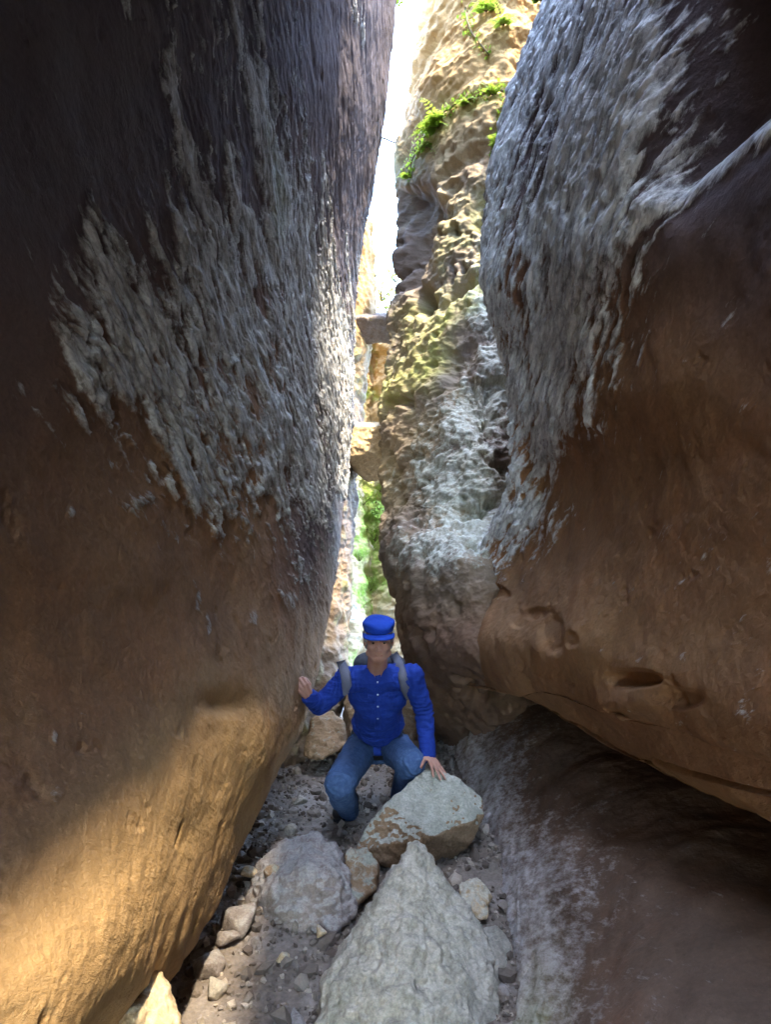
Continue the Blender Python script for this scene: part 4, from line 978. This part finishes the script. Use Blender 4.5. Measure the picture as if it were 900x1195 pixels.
# jeans, belt, boots
bm = bmesh.new(); legs(bm, 0.008)
part('jeans', bm, 0.0045, M_JEAN, 3, fn=lambda V: folds(V, [(KNL, .12, .004, (HPL - KNL).normalized()), (KNR, .12, .005, (HPR - KNR).normalized()), (HPL, .12, .006, X0), (HPR, .12, .006, X0)], 0.016, 9, 4.0))
bm = bmesh.new(); n = 60
for i in range(n + 1):
    a = 6.28318 * i / n
    for r, z in ((0, -.02), (.006, -.02), (.006, .02), (0, .02)):
        q = PELV + up * 0.062 + rt * math.cos(a) * (0.171 + r) + bk * math.sin(a) * (0.134 + r) + up * z; bm.verts.new(q - PO)
bm.verts.ensure_lookup_table()
for i in range(n):
    for k in range(4): bm.faces.new([bm.verts[j] for j in (4 * i + k, 4 * i + (k + 1) % 4, 4 * i + 4 + (k + 1) % 4, 4 * i + 4 + k)])
me = bpy.data.meshes.new('belt'); bm.to_mesh(me); bm.free(); me.materials.append(M_BELT); o = bpy.data.objects.new('belt', me); COL.objects.link(o); o.parent = person
for an, dx in ((ANL, -0.06), (ANR, 0.02)):
    bm = bmesh.new(); gz_ = float(ground_z(an.x, an.y)) + 0.01; toe = Vector((an.x + dx, an.y - 0.19, gz_ + 0.035)); heel = Vector((an.x - dx * .2, an.y + 0.05, gz_ + 0.035))
    cap(bm, an + Z0 * 0.06, Vector((an.x, an.y, gz_ + 0.05)), 0.050, 0.050); cap(bm, heel, toe, 0.042, 0.040); cap(bm, Vector((an.x, an.y - 0.03, gz_ + 0.07)), toe + Z0 * .01, 0.048, 0.038)
    bt = part('boot', bm, 0.0045, M_BOOT, 4)
    bm = bmesh.new(); cap(bm, heel - Z0 * .026, toe - Z0 * .026, 0.044, 0.042)
    for v in bm.verts: v.co.z = gz_ + max(-0.012, min(0.012, (v.co.z - gz_ - 0.01) * .4))
    so_ = part('sole', bm, 0.004, M_BELT, 1); so_.parent = bt
# eyes, hair, cap
for sx in (-1, 1):
    bm = bmesh.new(); ell(bm, H(sx * 0.030, 0.0655, 0.004) - PO, HF, (0.0115, 0.0100, 0.0062), 16); me = bpy.data.meshes.new('eye'); bm.to_mesh(me); bm.free(); me.materials.append(M_EYE)
    o = bpy.data.objects.new('eye', me); COL.objects.link(o); o.parent = person
    bm = bmesh.new(); ell(bm, H(sx * 0.030, 0.0755, 0.003) - PO, HF, (0.0055, 0.0025, 0.0055), 12); me = bpy.data.meshes.new('iris'); bm.to_mesh(me); bm.free(); me.materials.append(M_IRIS)
    i_ = bpy.data.objects.new('iris', me); COL.objects.link(i_); i_.parent = o
    bm = bmesh.new(); cap(bm, H(sx * 0.014, 0.088, 0.026), H(sx * 0.048, 0.070, 0.027), 0.0045, 0.0035, 10); part('eyebrow', bm, 0.0016, M_HAIR, 1)
bm = bmesh.new(); cap(bm, H(-0.021, 0.0695, -0.060), H(0.021, 0.0695, -0.060), 0.0045, 0.0045, 10); cap(bm, H(-0.016, 0.0705, -0.066), H(0.016, 0.0705, -0.066), 0.0045, 0.0045, 10); part('lips', bm, 0.0016, M_LIP, 1)
bm = bmesh.new()
ell(bm, H(0, -0.048, 0.000), HF, (0.079, 0.070, 0.072))
for sx in (-1, 1): cap(bm, H(sx * 0.074, 0.010, 0.045), H(sx * 0.072, 0.006, -0.002), 0.010, 0.006); cap(bm, H(sx * 0.072, -0.045, 0.03), H(sx * 0.062, -0.060, -0.055), 0.016, 0.012)
part('hair', bm, 0.003, M_HAIR, 2, fn=lambda V: 0.006 * fbm(V * np.array((70, 70, 22)), 3, ridged=True))
bm = bmesh.new()
cap(bm, H(0, -0.018, 0.052), H(0, -0.016, 0.085), 0.0, 0.0)
bm.clear()
nr, na = 9, 40; prof = [(1.0, 0.050), (1.02, 0.064), (1.09, 0.082), (1.12, 0.094), (1.05, 0.107), (0.82, 0.115), (0.5, 0.121), (0.2, 0.124)]
for r, z in prof:
    for i in range(na):
        a = 6.28318 * i / na; tilt = -0.006 * math.sin(a)
        bm.verts.new(H(math.cos(a) * 0.083 * r, -0.016 + math.sin(a) * 0.104 * r, z + tilt + 0.007 * math.sin(3 * a + 1) * (r > .9) * (z > .07)) - PO)
bm.verts.ensure_lookup_table()
for q in range(len(prof) - 1):
    for i in range(na): bm.faces.new([bm.verts[k] for k in (q * na + i, q * na + (i + 1) % na, (q + 1) * na + (i + 1) % na, (q + 1) * na + i)])
bm.faces.new([bm.verts[(len(prof) - 1) * na + i] for i in range(na)]); bm.faces.new([bm.verts[i] for i in range(na)][::-1])
bmesh.ops.recalc_face_normals(bm, faces=bm.faces)
me = bpy.data.meshes.new('cap'); bm.to_mesh(me); bm.free(); me.materials.append(M_CAP)
for p in me.polygons: p.use_smooth = True
capo = bpy.data.objects.new('cap', me); COL.objects.link(capo); capo.parent = person
md = capo.modifiers.new('s', 'SUBSURF'); md.levels = md.render_levels = 2
bm = bmesh.new(); na = 24
for th in (0.0, 0.005):
    for k in range(5):
        for i in range(na + 1):
            a = math.pi * (0.02 + 0.96 * i / na); e = k / 4 * (0.058 * math.sin(a) ** 0.6)
            x = math.cos(a) * (0.084 + 0.3 * e); y = -0.016 + math.sin(a) * 0.105 + e
            bm.verts.new(H(x, y, 0.055 - th - 0.25 * e - 0.010 * (x / 0.085) ** 2) - PO)
bm.verts.ensure_lookup_table(); w = na + 1; o5 = 5 * w
for k in range(4):
    for i in range(na):
        f = (k * w + i, k * w + i + 1, (k + 1) * w + i + 1, (k + 1) * w + i)
        bm.faces.new([bm.verts[j] for j in f]); bm.faces.new([bm.verts[j + o5] for j in f[::-1]])
for i in range(na):
    for k in (0, 4): bm.faces.new([bm.verts[j] for j in (k * w + i, k * w + i + 1, k * w + i + 1 + o5, k * w + i + o5)])
for k in range(4):
    for i in (0, na): bm.faces.new([bm.verts[j] for j in (k * w + i, (k + 1) * w + i, (k + 1) * w + i + o5, k * w + i + o5)])
bmesh.ops.recalc_face_normals(bm, faces=bm.faces)
me = bpy.data.meshes.new('brim'); bm.to_mesh(me); bm.free(); me.materials.append(M_CAP)
for p in me.polygons: p.use_smooth = True
o = bpy.data.objects.new('brim', me); COL.objects.link(o); o.parent = capo
# backpack: its bulk is behind him, the straps come over the shoulders
bp = tag(empty('backpack', PO.copy()), 'dark backpack with grey shoulder straps worn by the crouching man', 'backpack')
bc = CHEST + bk * 0.19 - up * 0.07
bm = bmesh.new()
for sx in (-.10, .10):
    cap(bm, bc + rt * sx - up * .17, bc + rt * sx + up * .12, 0.085, 0.06)
cap(bm, bc - up * .15 - rt * .08, bc - up * .15 + rt * .08, 0.09, 0.09); cap(bm, bc + up * .13 - rt * .07, bc + up * .13 + rt * .07, 0.06, 0.06); cap(bm, bc - up * .1 + bk * .05, bc + bk * .05, .08, .08)
V, Q = remesh(bm, 0.006); V = lap(V, Q, 5); V = V + vnormals(V, Q) * (0.012 * fbm(V * 12, 3))[:, None]
o = mesh_np('pack', V - np.array(PO), [Q], M_PACK); o.parent = bp
strip('strap', [(398, 771), (399, 775), (401, 780), (403, 786), (404, 793), (405, 800), (405, 808)], 0.030, 0.009, M_STRAP, bp, 0.001, True)
strip('strap', [(459, 763), (463, 769), (466, 776), (469, 784), (471, 793), (473, 803), (475, 812)], 0.028, 0.009, M_STRAP, bp, 0.001, True)
